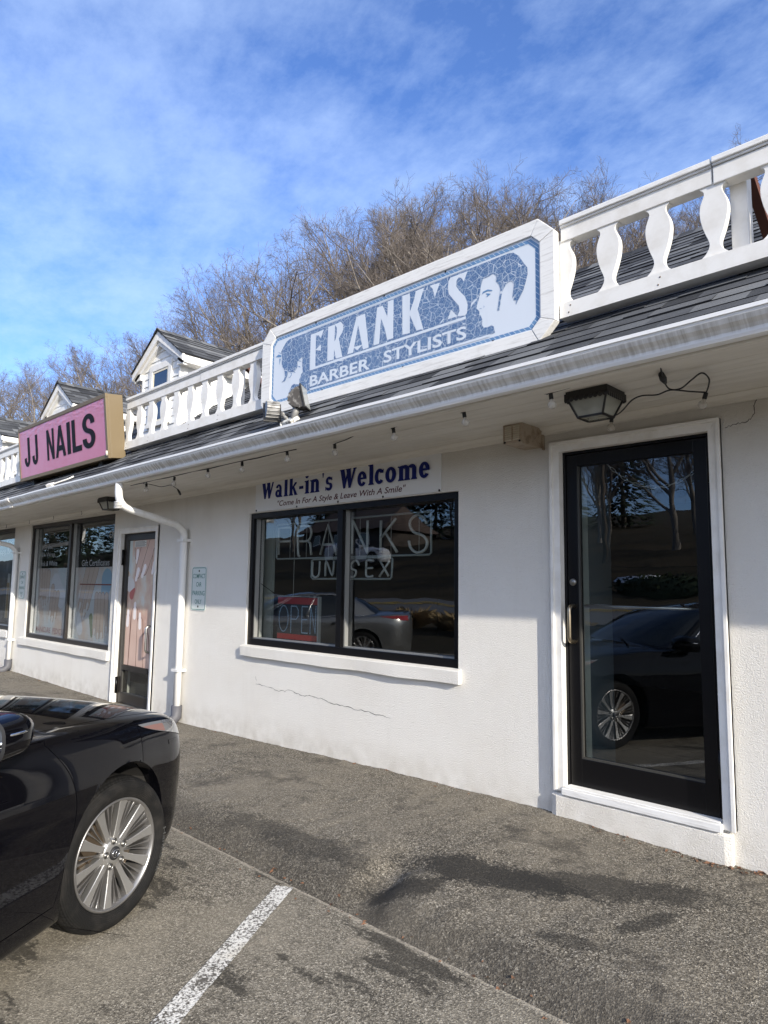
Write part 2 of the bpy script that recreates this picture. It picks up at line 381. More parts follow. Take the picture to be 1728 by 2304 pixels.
mb = MB(); xs = [-24 + .1*i for i in range(180)] + [-6 + .025*i for i in range(280)] + [1 + .1*i for i in range(50)]; ys = [-1.66, -1.63, -1.60, -1.57, -1.54, -1.51, -1.49, -1.47, -1.45, -1.43, -1.41, -1.39, -1.37, -1.35, -1.33, -1.31, -1.285, -1.26, -1.23, -1.2, -1.16, -1.12, -1.08, -1.03, -.97, -.9, -.82, -.74, -.66, -.58, -.5, -.42, -.34, -.26, -.18, -.1, -.03, .06]; nx = len(xs)
mb.add([(x, y, walk_z(x, y)) for y in ys for x in xs], [(j*nx + i, j*nx + i + 1, (j + 1)*nx + i + 1, (j + 1)*nx + i) for j in range(len(ys) - 1) for i in range(nx - 1)], smooth=True)
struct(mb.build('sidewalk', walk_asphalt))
mb = MB(); mb.add([(-90, -14.6, 0), (60, -14.6, 0), (60, -20.6, 0), (-90, -20.6, 0)], [(3, 2, 1, 0)])
mb.v = [(x, y, terrain(x, y) + .06) for x, y, z in mb.v]; struct(mb.build('road', road_m))
mb = MB()
for yy in (-17.45, -17.75):
    mb.add([(x, y, terrain(x, y) + .075) for x, y in ((-90, yy), (60, yy), (60, yy - .12), (-90, yy - .12))], [(3, 2, 1, 0)])
struct(mb.build('road_centre_line', yellow_m))
def stripe(x0, y0, x1, y1, wd):
    m_ = MB(); d = Vector((x1 - x0, y1 - y0, 0)).normalized(); n_ = Vector((-d.y, d.x, 0))*wd/2; a, b_ = Vector((x0, y0, .004)), Vector((x1, y1, .004))
    K = 24; rr = random.Random(3); L = []
    for i in range(K + 1):
        p = a.lerp(b_, i/K); j = rr.uniform(-.006, .006); L += [p - n_*(1 + j*8) , p + n_*(1 + rr.uniform(-.05, .05))]
    m_.add(L, [(2*i, 2*i + 1, 2*i + 3, 2*i + 2) for i in range(K)]); return struct(m_.build('parking_line', stripe_paint))
stripe(-2.995, -1.66, -.30, -6.2, .098); stripe(-6.35, -1.66, -3.6, -6.2, .098)

# ------------------------------------------------------------------ the building
shop = thing('shop_building', 'long low white stucco shop building with dark shingle roof and dormers', 'building')
WX0, WX1 = -24.0, 5.0
OPEN = [(-5.816, -3.129, .991, 2.308), (-11.96, -8.886, .701, 2.515), (-15.8, -12.72, .76, 2.52), (-8.64, -7.72, -.02, 2.235), (-2.285, -1.325, .335, 2.495)]
def wall_front():
    mb = MB(); xc = sorted({WX0, WX1} | {v for o in OPEN for v in o[:2]}); zc = sorted({-.35, 2.72} | {v for o in OPEN for v in o[2:]})
    ins = lambda x, z: any(a < x < b and c < z < d for a, b, c, d in OPEN)
    for y in (0, .2):
        idx = {}
        for x in xc:
            for z in zc: idx[(x, z)] = len(mb.v); mb.v.append((x, y, z))
        for x0, x1 in zip(xc, xc[1:]):
            for z0, z1 in zip(zc, zc[1:]):
                if not ins((x0 + x1)/2, (z0 + z1)/2):
                    f = [idx[(x0, z0)], idx[(x1, z0)], idx[(x1, z1)], idx[(x0, z1)]]
                    mb.f.append(f if y == 0 else f[::-1]); mb.mi.append(0); mb.tone.append(.5); mb.sm.append(False)
    for a, b_, c, d in OPEN:
        mb.add([(x, y, z) for y in (0, .2) for x, z in ((a, c), (b_, c), (b_, d), (a, d))], [(0, 4, 5, 1), (1, 5, 6, 2), (2, 6, 7, 3), (3, 7, 4, 0)])
    return mb
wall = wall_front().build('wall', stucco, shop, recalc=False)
mb = MB()     # end walls and rear wall
for x in (WX0, WX1): mb.box(x - .1, x + .1, .2, 8, -.35, 2.72)
mb.box(WX0, WX1, 8, 8.2, -.35, 2.72); mb.build('outer_wall', stucco, shop)
# settlement cracks
def crack(pts, wd, parent):
    mb = MB(); rr = random.Random(len(pts)); P = []
    for (x0, z0), (x1, z1) in zip(pts, pts[1:]):
        for k in range(6): t_ = k/6; P.append((x0 + (x1 - x0)*t_, z0 + (z1 - z0)*t_ + rr.uniform(-.007, .007)))
    P.append(pts[-1]); L = []
    for i, (x, z) in enumerate(P):
        h = wd*rr.uniform(.25, 1)/2; d = Vector((P[min(i+1, len(P)-1)][0] - P[max(i-1, 0)][0], 0, P[min(i+1, len(P)-1)][1] - P[max(i-1, 0)][1])).normalized()
        L += [(x - d.z*h, -.0015, z + d.x*h), (x + d.z*h, -.0015, z - d.x*h)]
    mb.add(L, [(2*i, 2*i+1, 2*i+3, 2*i+2) for i in range(len(P) - 1)]); return mb.build('wall_crack', mat('crack_shadow', (.10, .09, .075), .9), parent)
crack([(-5.62, .69), (-5.6, .655)], .004, wall)
crack([(-5.61, .625), (-5.43, .62), (-5.24, .60), (-5.06, .622), (-4.9, .60), (-4.78, .607), (-4.65, .597), (-4.5, .58), (-4.3, .57), (-4.05, .562), (-3.8, .55)], .0055, wall)
crack([(-1.24, 2.50), (-1.181, 2.515), (-1.12, 2.519), (-1.085, 2.551), (-1.087, 2.604), (-1.069, 2.638), (-1.08, 2.658)], .006, wall)

# interior: dim rooms behind the glass
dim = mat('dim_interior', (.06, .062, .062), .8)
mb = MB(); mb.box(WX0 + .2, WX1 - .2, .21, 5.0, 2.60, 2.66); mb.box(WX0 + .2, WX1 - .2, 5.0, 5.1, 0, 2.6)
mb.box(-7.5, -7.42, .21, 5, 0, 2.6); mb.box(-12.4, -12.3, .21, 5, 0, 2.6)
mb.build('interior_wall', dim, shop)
def f_tile(t, b, o):
    br = t.new('ShaderNodeTexBrick', offset=0); br.inputs['Scale'].default_value = 1; br.inputs['Mortar Size'].default_value = .006
    br.inputs['Brick Width'].default_value = .45; br.inputs['Row Height'].default_value = .45
    br.inputs['Color1'].default_value = (.075, .073, .07, 1); br.inputs['Color2'].default_value = (.09, .088, .083, 1); br.inputs['Mortar'].default_value = (.02, .02, .02, 1)
    t.link(t.mapping(o, rot=(0, 0, R(12))), br.inputs[0]); t.link(br.outputs[0], b.inputs['Base Color'])
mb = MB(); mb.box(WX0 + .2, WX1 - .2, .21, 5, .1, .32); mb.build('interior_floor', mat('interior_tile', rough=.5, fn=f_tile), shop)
pale_in = mat('pale_interior_paint', (.50, .54, .51), .7)
mb = MB(); mb.box(-6.6, -5.80, .30, .33, .33, 2.6); mb.build('interior_partition', pale_in, shop)
mb = MB(); mb.box(-2.262, -2.222, .26, .262, .33, 2.55); mb.build('interior_edge_trim', pale_in, shop)
mb = MB(); mb.box(-2.262, -2.222, .264, .60, .33, 2.55); mb.build('interior_partition', mat('dim_blue_paint', (.13, .16, .18), .7), shop)

# windows
def window(x0, x1, z0, z1, mull, fm, sill, fw=.052):
    mb = MB(); y0, y1 = .022, .125
    mb.box(x0, x1, y0, y1, z1 - fw, z1); mb.box(x0, x1, y0, y1, z0, z0 + fw + .012)
    mb.box(x0, x0 + fw, y0, y1, z0 + fw + .012, z1 - fw); mb.box(x1 - fw, x1, y0, y1, z0 + fw + .012, z1 - fw)
    mb.box(mull - .034, mull + .034, y0 - .004, y1, z0 + fw + .012, z1 - fw)
    f = mb.build('window', fm, shop, bevel=.003)
    st = MB()      # bright glazing stops
    for a, b_ in ((x0 + fw, mull - .034), (mull + .034, x1 - fw)):
        st.box(a, a + .012, .055, .098, z0 + fw + .012, z1 - fw); st.box(a + .012, b_, .055, .098, z0 + fw + .012, z0 + fw + .022)
    st.build('glazing_bead', mat('bead_grey', (.42, .42, .40), .4, .6), f)
    for a, b_ in ((x0 + fw, mull - .034), (mull + .034, x1 - fw)):
        p = MB(); p.add([(a, .1, z0 + fw), (b_, .1, z0 + fw), (b_, .1, z1 - fw), (a, .1, z1 - fw)], [(0, 1, 2, 3)]); p.build('pane', shop_glass, f, recalc=False)
    if sill:
        s = MB(); a, b_, t_, bt = sill; K = 26; rr = random.Random(5); vs = []
        for i in range(K + 1):
            x = a + (b_ - a)*i/K; w1, w2 = .004*mnoise.noise((x*2, 1, 0)), .008*mnoise.noise((x*2.3, 5, 0))
            vs += [(x, .02, t_ + .004), (x, -.034 + w1, t_ - .004 + w1), (x, -.042 + w1, t_ - .012), (x, -.040 + w2, bt + w2), (x, .02, bt + w2)]
        fs = [(i*5 + j, i*5 + (j + 1) % 5, i*5 + 5 + (j + 1) % 5, i*5 + 5 + j) for i in range(K) for j in range(5)]
        s.add(vs, fs + [(4, 3, 2, 1, 0), tuple(K*5 + j for j in range(5))]); s.build('window_sill', stucco, f)
    return f
window(-5.812, -3.133, .992, 2.306, -4.46, black_alu, (-5.845, -3.10, .988, .885))
window(-11.955, -8.891, .703, 2.513, -10.40, brown_alu, (-12.10, -8.84, .70, .585))
window(-15.79, -12.725, .765, 2.515, -14.3, brown_alu, (-15.9, -12.68, .76, .65))

# doors
def handle_tube(mb, pts, r): mb.tube(pts, r, 10)
def bend(p, q, out, n=5):
    """a D-pull from p to q standing out along -y"""
    P = [Vector(p)]; r_ = .035
    a = Vector(p) + Vector((0, -out, 0)); b_ = Vector(q) + Vector((0, -out, 0)); d = (b_ - a).normalized()
    for k in range(n + 1):
        t_ = math.pi/2*k/n; P.append(a + Vector((0, r_*(1 - math.sin(t_)), 0)) + d*r_*(1 - math.cos(t_)))
    for k in range(n + 1):
        t_ = math.pi/2*k/n; P.append(b_ - d*r_*(1 - math.sin(t_)) + Vector((0, r_*(1 - math.cos(t_)), 0)))
    P.append(Vector(q)); return P
def door(x0, x1, z0, z1, gx0, gx1, gz0, gz1, y, fm, extra=None):
    mb = MB(); d0, d1 = y, y + .045
    mb.box(x0, gx0, d0, d1, z0, z1); mb.box(gx1, x1, d0, d1, z0, z1); mb.box(gx0, gx1, d0 + .001, d1, gz1, z1); mb.box(gx0, gx1, d0 + .001, d1, z0, gz0)
    fr = .028    # fixed frame standing round the leaf
    f = mb.build('door', fm, shop, bevel=.003)
    p = MB(); p.add([(gx0, y + .025, gz0), (gx1, y + .025, gz0), (gx1, y + .025, gz1), (gx0, y + .025, gz1)], [(0, 1, 2, 3)]); p.build('pane', shop_glass, f, recalc=False)
    g = MB(); bw = .012
    g.box(gx0, gx0 + bw, y + .004, y + .022, gz0, gz1); g.box(gx0 + bw, gx1, y + .004, y + .022, gz0, gz0 + bw); g.build('glazing_bead', mat('bead_dark', (.07, .068, .06), .5, .4), f)
    return f
d1 = door(-2.252, -1.358, .345, 2.468, -2.178, -1.432, .52, 2.388, .035, black_alu)
mb = MB(); mb.box(-2.284, -2.256, .03, .15, .336, 2.494); mb.box(-1.354, -1.326, .03, .15, .336, 2.494); mb.box(-2.256, -1.354, .031, .15, 2.472, 2.494); mb.build('door_frame', black_alu, d1, bevel=.002)
mb = MB(); mb.tube(bend((-2.212, .035, 1.475), (-2.212, .035, 1.245), .065), .0125, 10); mb.build('handle', mat('aged_brass_steel', (.42, .35, .25), .32, 1), d1)
mb = MB(); mb.lathe([(0, -.008), (.021, -.008), (.024, 0), (.024, .01)], (-2.216, .033, 1.628), 'y', 20); mb.lathe([(0, -.013), (.008, -.013), (.009, -.007)], (-2.216, .033, 1.628), 'y', 12); mb.build('lock', mat('dull_steel', (.25, .25, .24), .4, 1), d1)
mb = MB(); mb.tube([(-2.17, .1, 1.475), (-1.44, .1, 1.475)], .011, 10); mb.build('push_bar', steel, d1)
for z in (.56, 2.2): mb = MB(); mb.tube([(-1.342, .022, z), (-1.342, .022, z + .15)], .011, 8); mb.build('hinge', black_alu, d1)
# casing of the near door: flat board with a raised back band, mitred
def casing(x0, x1, z0, z1, wd, th, name='door_trim'):
    mb = MB()
    for a, b_, t_, e in ((0, wd, th, 0), (0, .02, th + .012, .002)):
        ox0, ox1, oz1 = x0 - a, x1 + a, z1 - a
        L = [(x0 + a, z0), (x0 + a, z1 - a), (x1 - a, z1 - a), (x1 - a, z0)]; I = [(x0 + b_, z0), (x0 + b_, z1 - b_), (x1 - b_, z1 - b_), (x1 - b_, z0)]
        for i in range(3):
            q = [L[i], L[i + 1], I[i + 1], I[i]]; mb.prism(q, -t_ - e, .03 - e)
    return mb.build(name, white_paint, shop, bevel=.002)
casing(-2.340, -1.262, .312, 2.556, .066, .024)
mb = MB(); mb.box(-2.274, -1.328, -.055, .12, .300, .340); mb.box(-2.262, -1.34, -.035, .10, .341, .349); mb.build('threshold', weathered_wood, shop, bevel=.004)
mb = MB(); vs = []; K = 30
for i in range(K + 1):
    x = -2.352 + 1.07*i/K; w1 = .006*mnoise.noise((x*3, 0, 1)); e = -.012 if i in (0, K) else 0
    vs += [(x, .01, .297), (x, -.030 + w1 - e, .297), (x, -.048 + w1 - e, .285), (x, -.050 + w1 - e, .0), (x, .01, .0)]
mb.add(vs, [(i*5 + j, i*5 + (j + 1) % 5, i*5 + 5 + (j + 1) % 5, i*5 + 5 + j) for i in range(K) for j in range(5)] + [(4, 3, 2, 1, 0), tuple(K*5 + j for j in range(5))]); mb.build('door_step', stucco, shop)
# nail shop door
d2 = door(-8.60, -7.755, .085, 2.205, -8.53, -7.83, .21, 2.135, .03, brown_alu)
mb = MB(); mb.box(-8.638, -8.604, .025, .15, .02, 2.233); mb.box(-7.751, -7.722, .025, .15, .02, 2.233); mb.box(-8.604, -7.751, .026, .15, 2.209, 2.233); mb.build('door_frame', brown_alu, d2)
mb = MB(); mb.tube(bend((-7.79, .03, 1.075), (-7.79, .03, .765), .075), .013, 10); mb.build('handle', steel, d2)
mb = MB(); mb.lathe([(0, -.012), (.02, -.01), (.024, 0), (.024, .01)], (-7.79, .028, .93), 'y', 16); mb.build('lock', steel, d2)
for z in (.2, 1.82): mb = MB(); mb.tube([(-8.622, .01, z), (-8.622, .01, z + .2)], .016, 8); mb.build('hinge', black_alu, d2)
mb = MB(); mb.box(-8.53, -7.83, .02, .06, .50, .56); mb.build('mid_rail', brown_alu, d2)
casing(-8.705, -7.662, .05, 2.292, .068, .02)
mb = MB(); mb.box(-8.64, -7.70, -.06, .12, .03, .075); mb.build('threshold', mat('aluminium_sill', (.45, .44, .42), .45, .7), shop, bevel=.003)

# soffit with board joints, frieze and cornice
mb = MB(tilt=True); y = -.035
while y > -.78:
    y2 = max(y - .148, -.78); mb.box(WX0, WX1, y2 + .004, y, 2.672, 2.70); mb.box(WX0, WX1, y2, y2 + .004, 2.677, 2.70); y = y2
mb.build('soffit', soffit_paint, shop)
mb = MB(tilt=True); mb.sweep_x([(-.003, 2.622), (-.022, 2.63), (-.026, 2.648), (-.05, 2.668), (-.05, 2.671), (-.003, 2.671)], [WX0, WX1]); mb.build('cornice', soffit_paint, shop)
mb = MB(tilt=True); mb.box(WX0, WX1, -.86, -.781, 2.652, 2.70); mb.box(WX0, WX1, -.87, -.845, 2.655, 2.80); mb.build('fascia', soffit_paint, shop, bevel=.004)
wv = lambda x: .008*mnoise.noise((x*.55, 0, 7)) + .004*mnoise.noise((x*1.7, 3, 7))
gx = [WX0 + .25*i for i in range(117)]
mb = MB(tilt=True)
mb.sweep_x([(-.872, 2.668), (-.925, 2.668), (-.932, 2.682), (-.934, 2.698), (-.946, 2.712), (-.968, 2.728), (-.982, 2.748), (-.986, 2.762), (-.992, 2.763), (-.992, 2.781), (-.975, 2.783), (-.974, 2.772), (-.972, 2.752), (-.95, 2.735), (-.93, 2.712), (-.915, 2.68), (-.878, 2.68), (-.878, 2.775), (-.872, 2.775)], gx, wave=wv)
mb.build('gutter', gutter_paint, shop)
mb = MB(tilt=True)
for x in (-10.1,): mb.sweep_x([(-.87, 2.662), (-.93, 2.663), (-.94, 2.70), (-.99, 2.745), (-.997, 2.76), (-.997, 2.785), (-.87, 2.785)], [x, x + .12], wave=wv)
mb.build('gutter_joint', white_paint, shop)
# downspouts
def dspout(x0, x, y):
    P = [(x0, -.884, 2.70 + tilt_z(x0)), (x0, -.884, 2.43 + tilt_z(x0))]; a = Vector(P[-1]); e = Vector((x, y, 2.27 + tilt_z(x)))
    d = (e - a).normalized(); up_ = Vector((0, 0, 1)); pts = [Vector(P[0])]
    def corner(c, din, dout, r_=.15, n=10):
        return [c - din*r_*(1 - k/n)**1 + (dout*r_)*(k/n)**1 if False else (c - din*r_)*(1 - k/n)**2 + c*2*(k/n)*(1 - k/n) + (c + dout*r_)*(k/n)**2 for k in range(n + 1)]
    pts += corner(a, Vector((0, 0, -1)), d); pts += corner(e, d, Vector((0, 0, -1))); zb = wall_base(x) + .13; pts.append(Vector((x, y, 1.2))); pts.append(Vector((x, y, zb)))
    mb = MB(); mb.tube(pts, .046, 8, flat=(1.12, .82), upv=(1, 0, 0)); o = mb.build('downspout', downspout_paint, shop)
    for z in (2.06, .62): b_ = MB(); b_.box(x - .075, x + .062, y - .048, -.001, z, z + .028); b_.build('strap', downspout_paint, o)
    b_ = MB(); b_.tube([(x, y, zb + .06), (x, y, zb - .06), (x, y - .06, zb - .11), (x - .01, y - .17, zb - .125)], .06, 8, upv=(1, 0, 0)); b_.build('drain_boot', mat('drain_boot_grey', (.09, .09, .10), .6), o)
    b_ = MB()
    for c in (e, a):
        for k in range(5):
            q = c + Vector((0, 0, -1))*(.02 + .017*k) if c is e else c + Vector((0, 0, 1))*(.015*k - .02)
            b_.tube([q, q - Vector((0, 0, .005))], .048, 8, flat=(1.12, .82), upv=(1, 0, 0))
    b_.build('crimp', downspout_paint, o)
dspout(-6.90, -6.99, -.055); dspout(-12.55, -12.44, -.055)

# shingle roof, every course a real step
def shingles(mb, o, du, dv, ulen, vlen, seed=0, tab=.30, ex=.132, clip=None):
    """o: eave corner, du along the eave, dv up the slope"""
    o, du, dv = Vector(o), Vector(du).normalized(), Vector(dv).normalized(); nn = du.cross(dv).normalized(); rr = random.Random(seed)
    v = 0; k = 0
    while v < vlen - .02:
        top = min(v + ex*1.25, vlen); u = -rr.random()*tab
        while u < ulen:
            w_ = tab*rr.uniform(.55, 1.25); a, b_ = max(0, u), min(ulen, u + w_); u += w_
            if b_ - a < .005: continue
            thick = rr.choice((.008, .008, .013)); drop = rr.uniform(0, .008); tn = rr.random()
            lo = v - drop
            q = lambda uu, vv, hh: o + du*uu + dv*vv + nn*hh
            if clip:
                ca, cb = clip(v); a2, b2 = max(a, ca), min(b_, cb)
                if b2 - a2 < .005: continue
                a, b_ = a2, b2
            vs = [q(a, lo, thick), q(b_, lo, thick), q(b_, top, .001), q(a, top, .001), q(a, lo, -.012), q(b_, lo, -.012)]
            mb.add(vs, [(0, 1, 2, 3)], 0, tn*.98 + .005); mb.add(vs, [(4, 5, 1, 0), (4, 0, 3), (1, 5, 2)], 0, .0)
        v += ex; k += 1
SL = .72; A = Vector((0, 1, SL)).normalized(); NRM = Vector((1, 0, 0)).cross(A)
RZ = lambda y: 2.785 + SL*(y + .9)
mb = MB(tilt=True)
ridge_r, ridge_l = 1.455, 2.6; L1 = (ridge_r + .935)/A.y; L2 = (ridge_l + .935)/A.y
shingles(mb, (-5.6, -.935, RZ(-.935)), (1, 0, 0), A, 10.8, L1, 1); shingles(mb, (-24.2, -.935, RZ(-.935)), (1, 0, 0), A, 18.6, L2, 2)
mb.box(-5.6, 5.2, -.93, -.90, 2.765, 2.775)
roof = mb.build('roof', shingle, shop, recalc=False)
mb = MB(tilt=True)     # far slope, ridge caps and the deck under the shingles
for x0, x1, yr in ((-5.6, 5.2, ridge_r), (-24.2, -5.6, ridge_l)):
    zr = RZ(yr); mb.add([(x0, -.92, RZ(-.92) - .02), (x1, -.92, RZ(-.92) - .02), (x1, yr, zr - .02), (x0, yr, zr - .02), (x0, 8.6, zr - .02 - SL*(8.6 - yr)), (x1, 8.6, zr - .02 - SL*(8.6 - yr))], [(0, 1, 2, 3), (3, 2, 5, 4)], tone=.4)
    x = x0
    while x < x1: mb.add([(x, yr - .13, zr - .08), (x + .16, yr - .13, zr - .085), (x + .16, yr, zr + .012), (x, yr, zr + .02), (x, yr + .13, zr - .08), (x + .16, yr + .13, zr - .085)], [(0, 1, 2, 3), (3, 2, 5, 4)], tone=rng.random()); x += .13
mb.build('roof_deck', shingle, shop, recalc=False)
mb = MB(tilt=True); mb.prism([(0, 0), (0, 0)], 0, 0) if False else None
zl, zr_ = RZ(ridge_l), RZ(ridge_r)
mb.add([(-5.6, 0, 3.0), (-5.6, 8.6, 3.0), (-5.6, 8.6, zl - SL*6.0), (-5.6, ridge_l, zl - .03), (-5.6, .0, RZ(0) - .03)], [(0, 1, 2, 3, 4)]); mb.build('roof_gable', white_paint, shop)

# dormers
def f_clap(t, b, o):
    n = t.noise(t.mapping(o, scale=(1, 1, 6)), 5, 4); t.link(t.mix(t.ramp(n, (.4, 0), (.75, .6)), (.82, .82, .80), (.70, .69, .66)), b.inputs['Base Color'])
clap = mat('white_clapboard', rough=.55, fn=f_clap)
def dormer(cx):
    hw = .50; yw = .31; yr = .22; ze = 4.585; zp = 5.06; yb = 2.75; zb = RZ(yw) - .25; T = tilt_z(cx)
    mb = MB(); z = zb
    gab = lambda zz: max(0, min(hw, (zp - .06 - zz)/(zp - .06 - ze)*hw)) if zz > ze else hw
    while z < zp - .1:          # lapped boards on the front and both cheeks
        z2 = min(z + .105, zp - .1); a, b_ = gab(z), gab(z2)
        mb.add([(cx - a, yw - .014, z + T), (cx + a, yw - .014, z + T), (cx + b_, yw - .002, z2 + T), (cx - b_, yw - .002, z2 + T), (cx - a, yw, z + T), (cx + a, yw, z + T)], [(0, 1, 2, 3), (4, 5, 1, 0)])
        if z2 <= ze + .1:
            for sg in (-1, 1):
                x = cx + sg*hw; mb.add([(x + sg*.014, yw, z + T), (x + sg*.014, yb, z + T), (x + sg*.002, yb, z2 + T), (x + sg*.002, yw, z2 + T), (x, yw, z + T), (x, yb, z + T)], [(0, 1, 2, 3), (4, 5, 1, 0)])
        z = z2
    mb.add([(cx - hw, yw, zb + T), (cx + hw, yw, zb + T), (cx + hw, yw, ze + T), (cx, yw, zp - .06 + T), (cx - hw, yw, ze + T), (cx - hw, yb, zb + T), (cx + hw, yb, zb + T), (cx + hw, yb, ze + T), (cx, yb, zp - .06 + T), (cx - hw, yb, ze + T)],
           [(0, 1, 2, 3, 4), (5, 9, 8, 7, 6), (0, 4, 9, 5), (1, 6, 7, 2)])
    dm = mb.build('dormer', clap, shop, recalc=False)
    mb = MB(); s_ = (zp - ze)/.69; dw = .69; dl = Vector((dw, 0, zp - ze)).length
    for sg in (-1, 1):
        du = Vector((0, 1, 0))*sg if sg == 1 else Vector((0, -1, 0)); dv = Vector((-sg*dw, 0, zp - ze))
        o_ = (cx + sg*dw, yr - .02, ze - .01 + T) if sg == 1 else (cx - dw, yb, ze - .01 + T)
        shingles(mb, o_, (0, 1, 0) if sg == 1 else (0, -1, 0), dv, yb - yr + .02, dl + .01, int(cx*10) + sg)
        mb.add([(cx + sg*dw, yr, ze - .03 + T), (cx + sg*dw, yb, ze - .03 + T), (cx, yb, zp - .03 + T), (cx, yr, zp - .03 + T)], [(0, 1, 2, 3)])
    y = yr - .02
    while y < yb: mb.add([(cx - .1, y, zp - .055 + T), (cx - .1, y + .15, zp - .06 + T), (cx, y + .15, zp + .012 + T), (cx, y, zp + .018 + T), (cx + .1, y, zp - .055 + T), (cx + .1, y + .15, zp - .06 + T)], [(0, 1, 2, 3), (3, 2, 5, 4)], tone=rng.random()); y += .13
    mb.build('dormer_roof', shingle, dm, recalc=False)
    mb = MB()
    for sg in (-1, 1):          # rake boards, eave boxes, corner boards
        n_ = Vector((-(zp - ze), 0, -dw*1)).normalized(); lo = Vector((cx + sg*dw, yr + .02, ze - .05 + T)); hi = Vector((cx, yr + .02, zp - .05 + T))
        q = [(lo.x, lo.z - .06), (lo.x, lo.z + .03), (hi.x, hi.z + .03), (hi.x, hi.z - .10)]; mb.prism(q if sg == 1 else q[::-1], yr, yr + .03)
        q = [(lo.x - sg*.03, lo.z - .10), (lo.x - sg*.02, lo.z - .02), (hi.x, hi.z - .02 - .0), (hi.x, hi.z - .17)]; mb.prism(q if sg == 1 else q[::-1], yr + .031, yw - .005)
        x = cx + sg*hw; mb.box(min(x, cx + sg*dw) + .0, max(x, cx + sg*dw), yr + .031, yb, ze - .125 + T, ze - .03 + T)
        mb.box(min(x - sg*.02, x + sg*.02), max(x - sg*.02, x + sg*.02), yw - .022, yw + .09, zb + T, ze - .11 + T)
    wx0, wx1, wz0, wz1 = cx - .215, cx + .215, 3.80, 4.52; c = .085
    mb.box(wx0 - c, wx1 + c, yw - .03, yw + .02, wz1 + T, wz1 + .09 + T); mb.box(wx0 - c, wx0, yw - .03, yw + .02, wz0 + T, wz1 + T); mb.box(wx1, wx1 + c, yw - .03, yw + .02, wz0 + T, wz1 + T); mb.box(wx0 - c, wx1 + c, yw - .045, yw + .02, wz0 - .06 + T, wz0 + T)
    mb.build('dormer_trim', white_paint, dm, bevel=.003)
    mb = MB(); mb.box(wx0, wx0 + .03, yw - .022, yw, wz0 + T, wz1 + T); mb.box(wx1 - .03, wx1, yw - .022, yw, wz0 + T, wz1 + T); mb.box(wx0 + .03, wx1 - .03, yw - .022, yw, wz1 - .03 + T, wz1 + T); mb.box(wx0 + .03, wx1 - .03, yw - .022, yw, wz0 + T, wz0 + .03 + T)
    mb.add([(wx0, yw - .016, wz0 + T), (wx1, yw - .016, wz0 + T), (wx1, yw - .016, wz1 + T), (wx0, yw - .016, wz1 + T)], [(0, 1, 2, 3)], 1)
    mb.build('dormer_window', [mat('cream_sash', (.72, .66, .52), .5), mat('dark_blue_glass', (.008, .012, .022), .03, spec=.9)], dm)
for cx in (-8.40, -11.83, -15.26, -18.7): dormer(cx)

# ------------------------------------------------------------------ balustrades on the roof
def bal_profile():
    K = [(3.300, .078), (3.322, .076), (3.345, .050), (3.372, .032), (3.395, .027), (3.42, .031), (3.46, .046), (3.51, .061), (3.565, .070), (3.61, .069), (3.645, .059), (3.672, .048), (3.69, .046), (3.705, .053), (3.715, .066), (3.735, .067)]
    P = []
    for i in range(len(K) - 1):
        p0, p1, p2, p3 = K[max(i-1, 0)], K[i], K[i+1], K[min(i+2, len(K)-1)]
        for k in range(3):
            t_ = k/3; P.append(tuple(.5*((2*p1[j]) + (-p0[j] + p2[j])*t_ + (2*p0[j] - 5*p1[j] + 4*p2[j] - p3[j])*t_**2 + (-p0[j] + 3*p1[j] - 3*p2[j] + p3[j])*t_**3) for j in (0, 1)))
    return P + [K[-1]]
BP = bal_profile()
mb = MB(); n_ = len(BP)
for side in (0, 1):
    pass
vsF = [(w_, -.022, z) for z, w_ in BP] + [(-w_, -.022, z) for z, w_ in BP]; vsB = [(x, .022, z) for x, y, z in vsF]
fs = [(i, n_ + i, n_ + i + 1, i + 1) for i in range(n_ - 1)]; o2 = 2*n_
mb.add(vsF + vsB, [f[::-1] for f in fs] + [tuple(o2 + i for i in f) for f in fs] + [(i, i + 1, o2 + i + 1, o2 + i) for i in range(n_ - 1)] + [(n_ + i + 1, n_ + i, o2 + n_ + i, o2 + n_ + i + 1) for i in range(n_ - 1)])
bal_proto_mesh = None
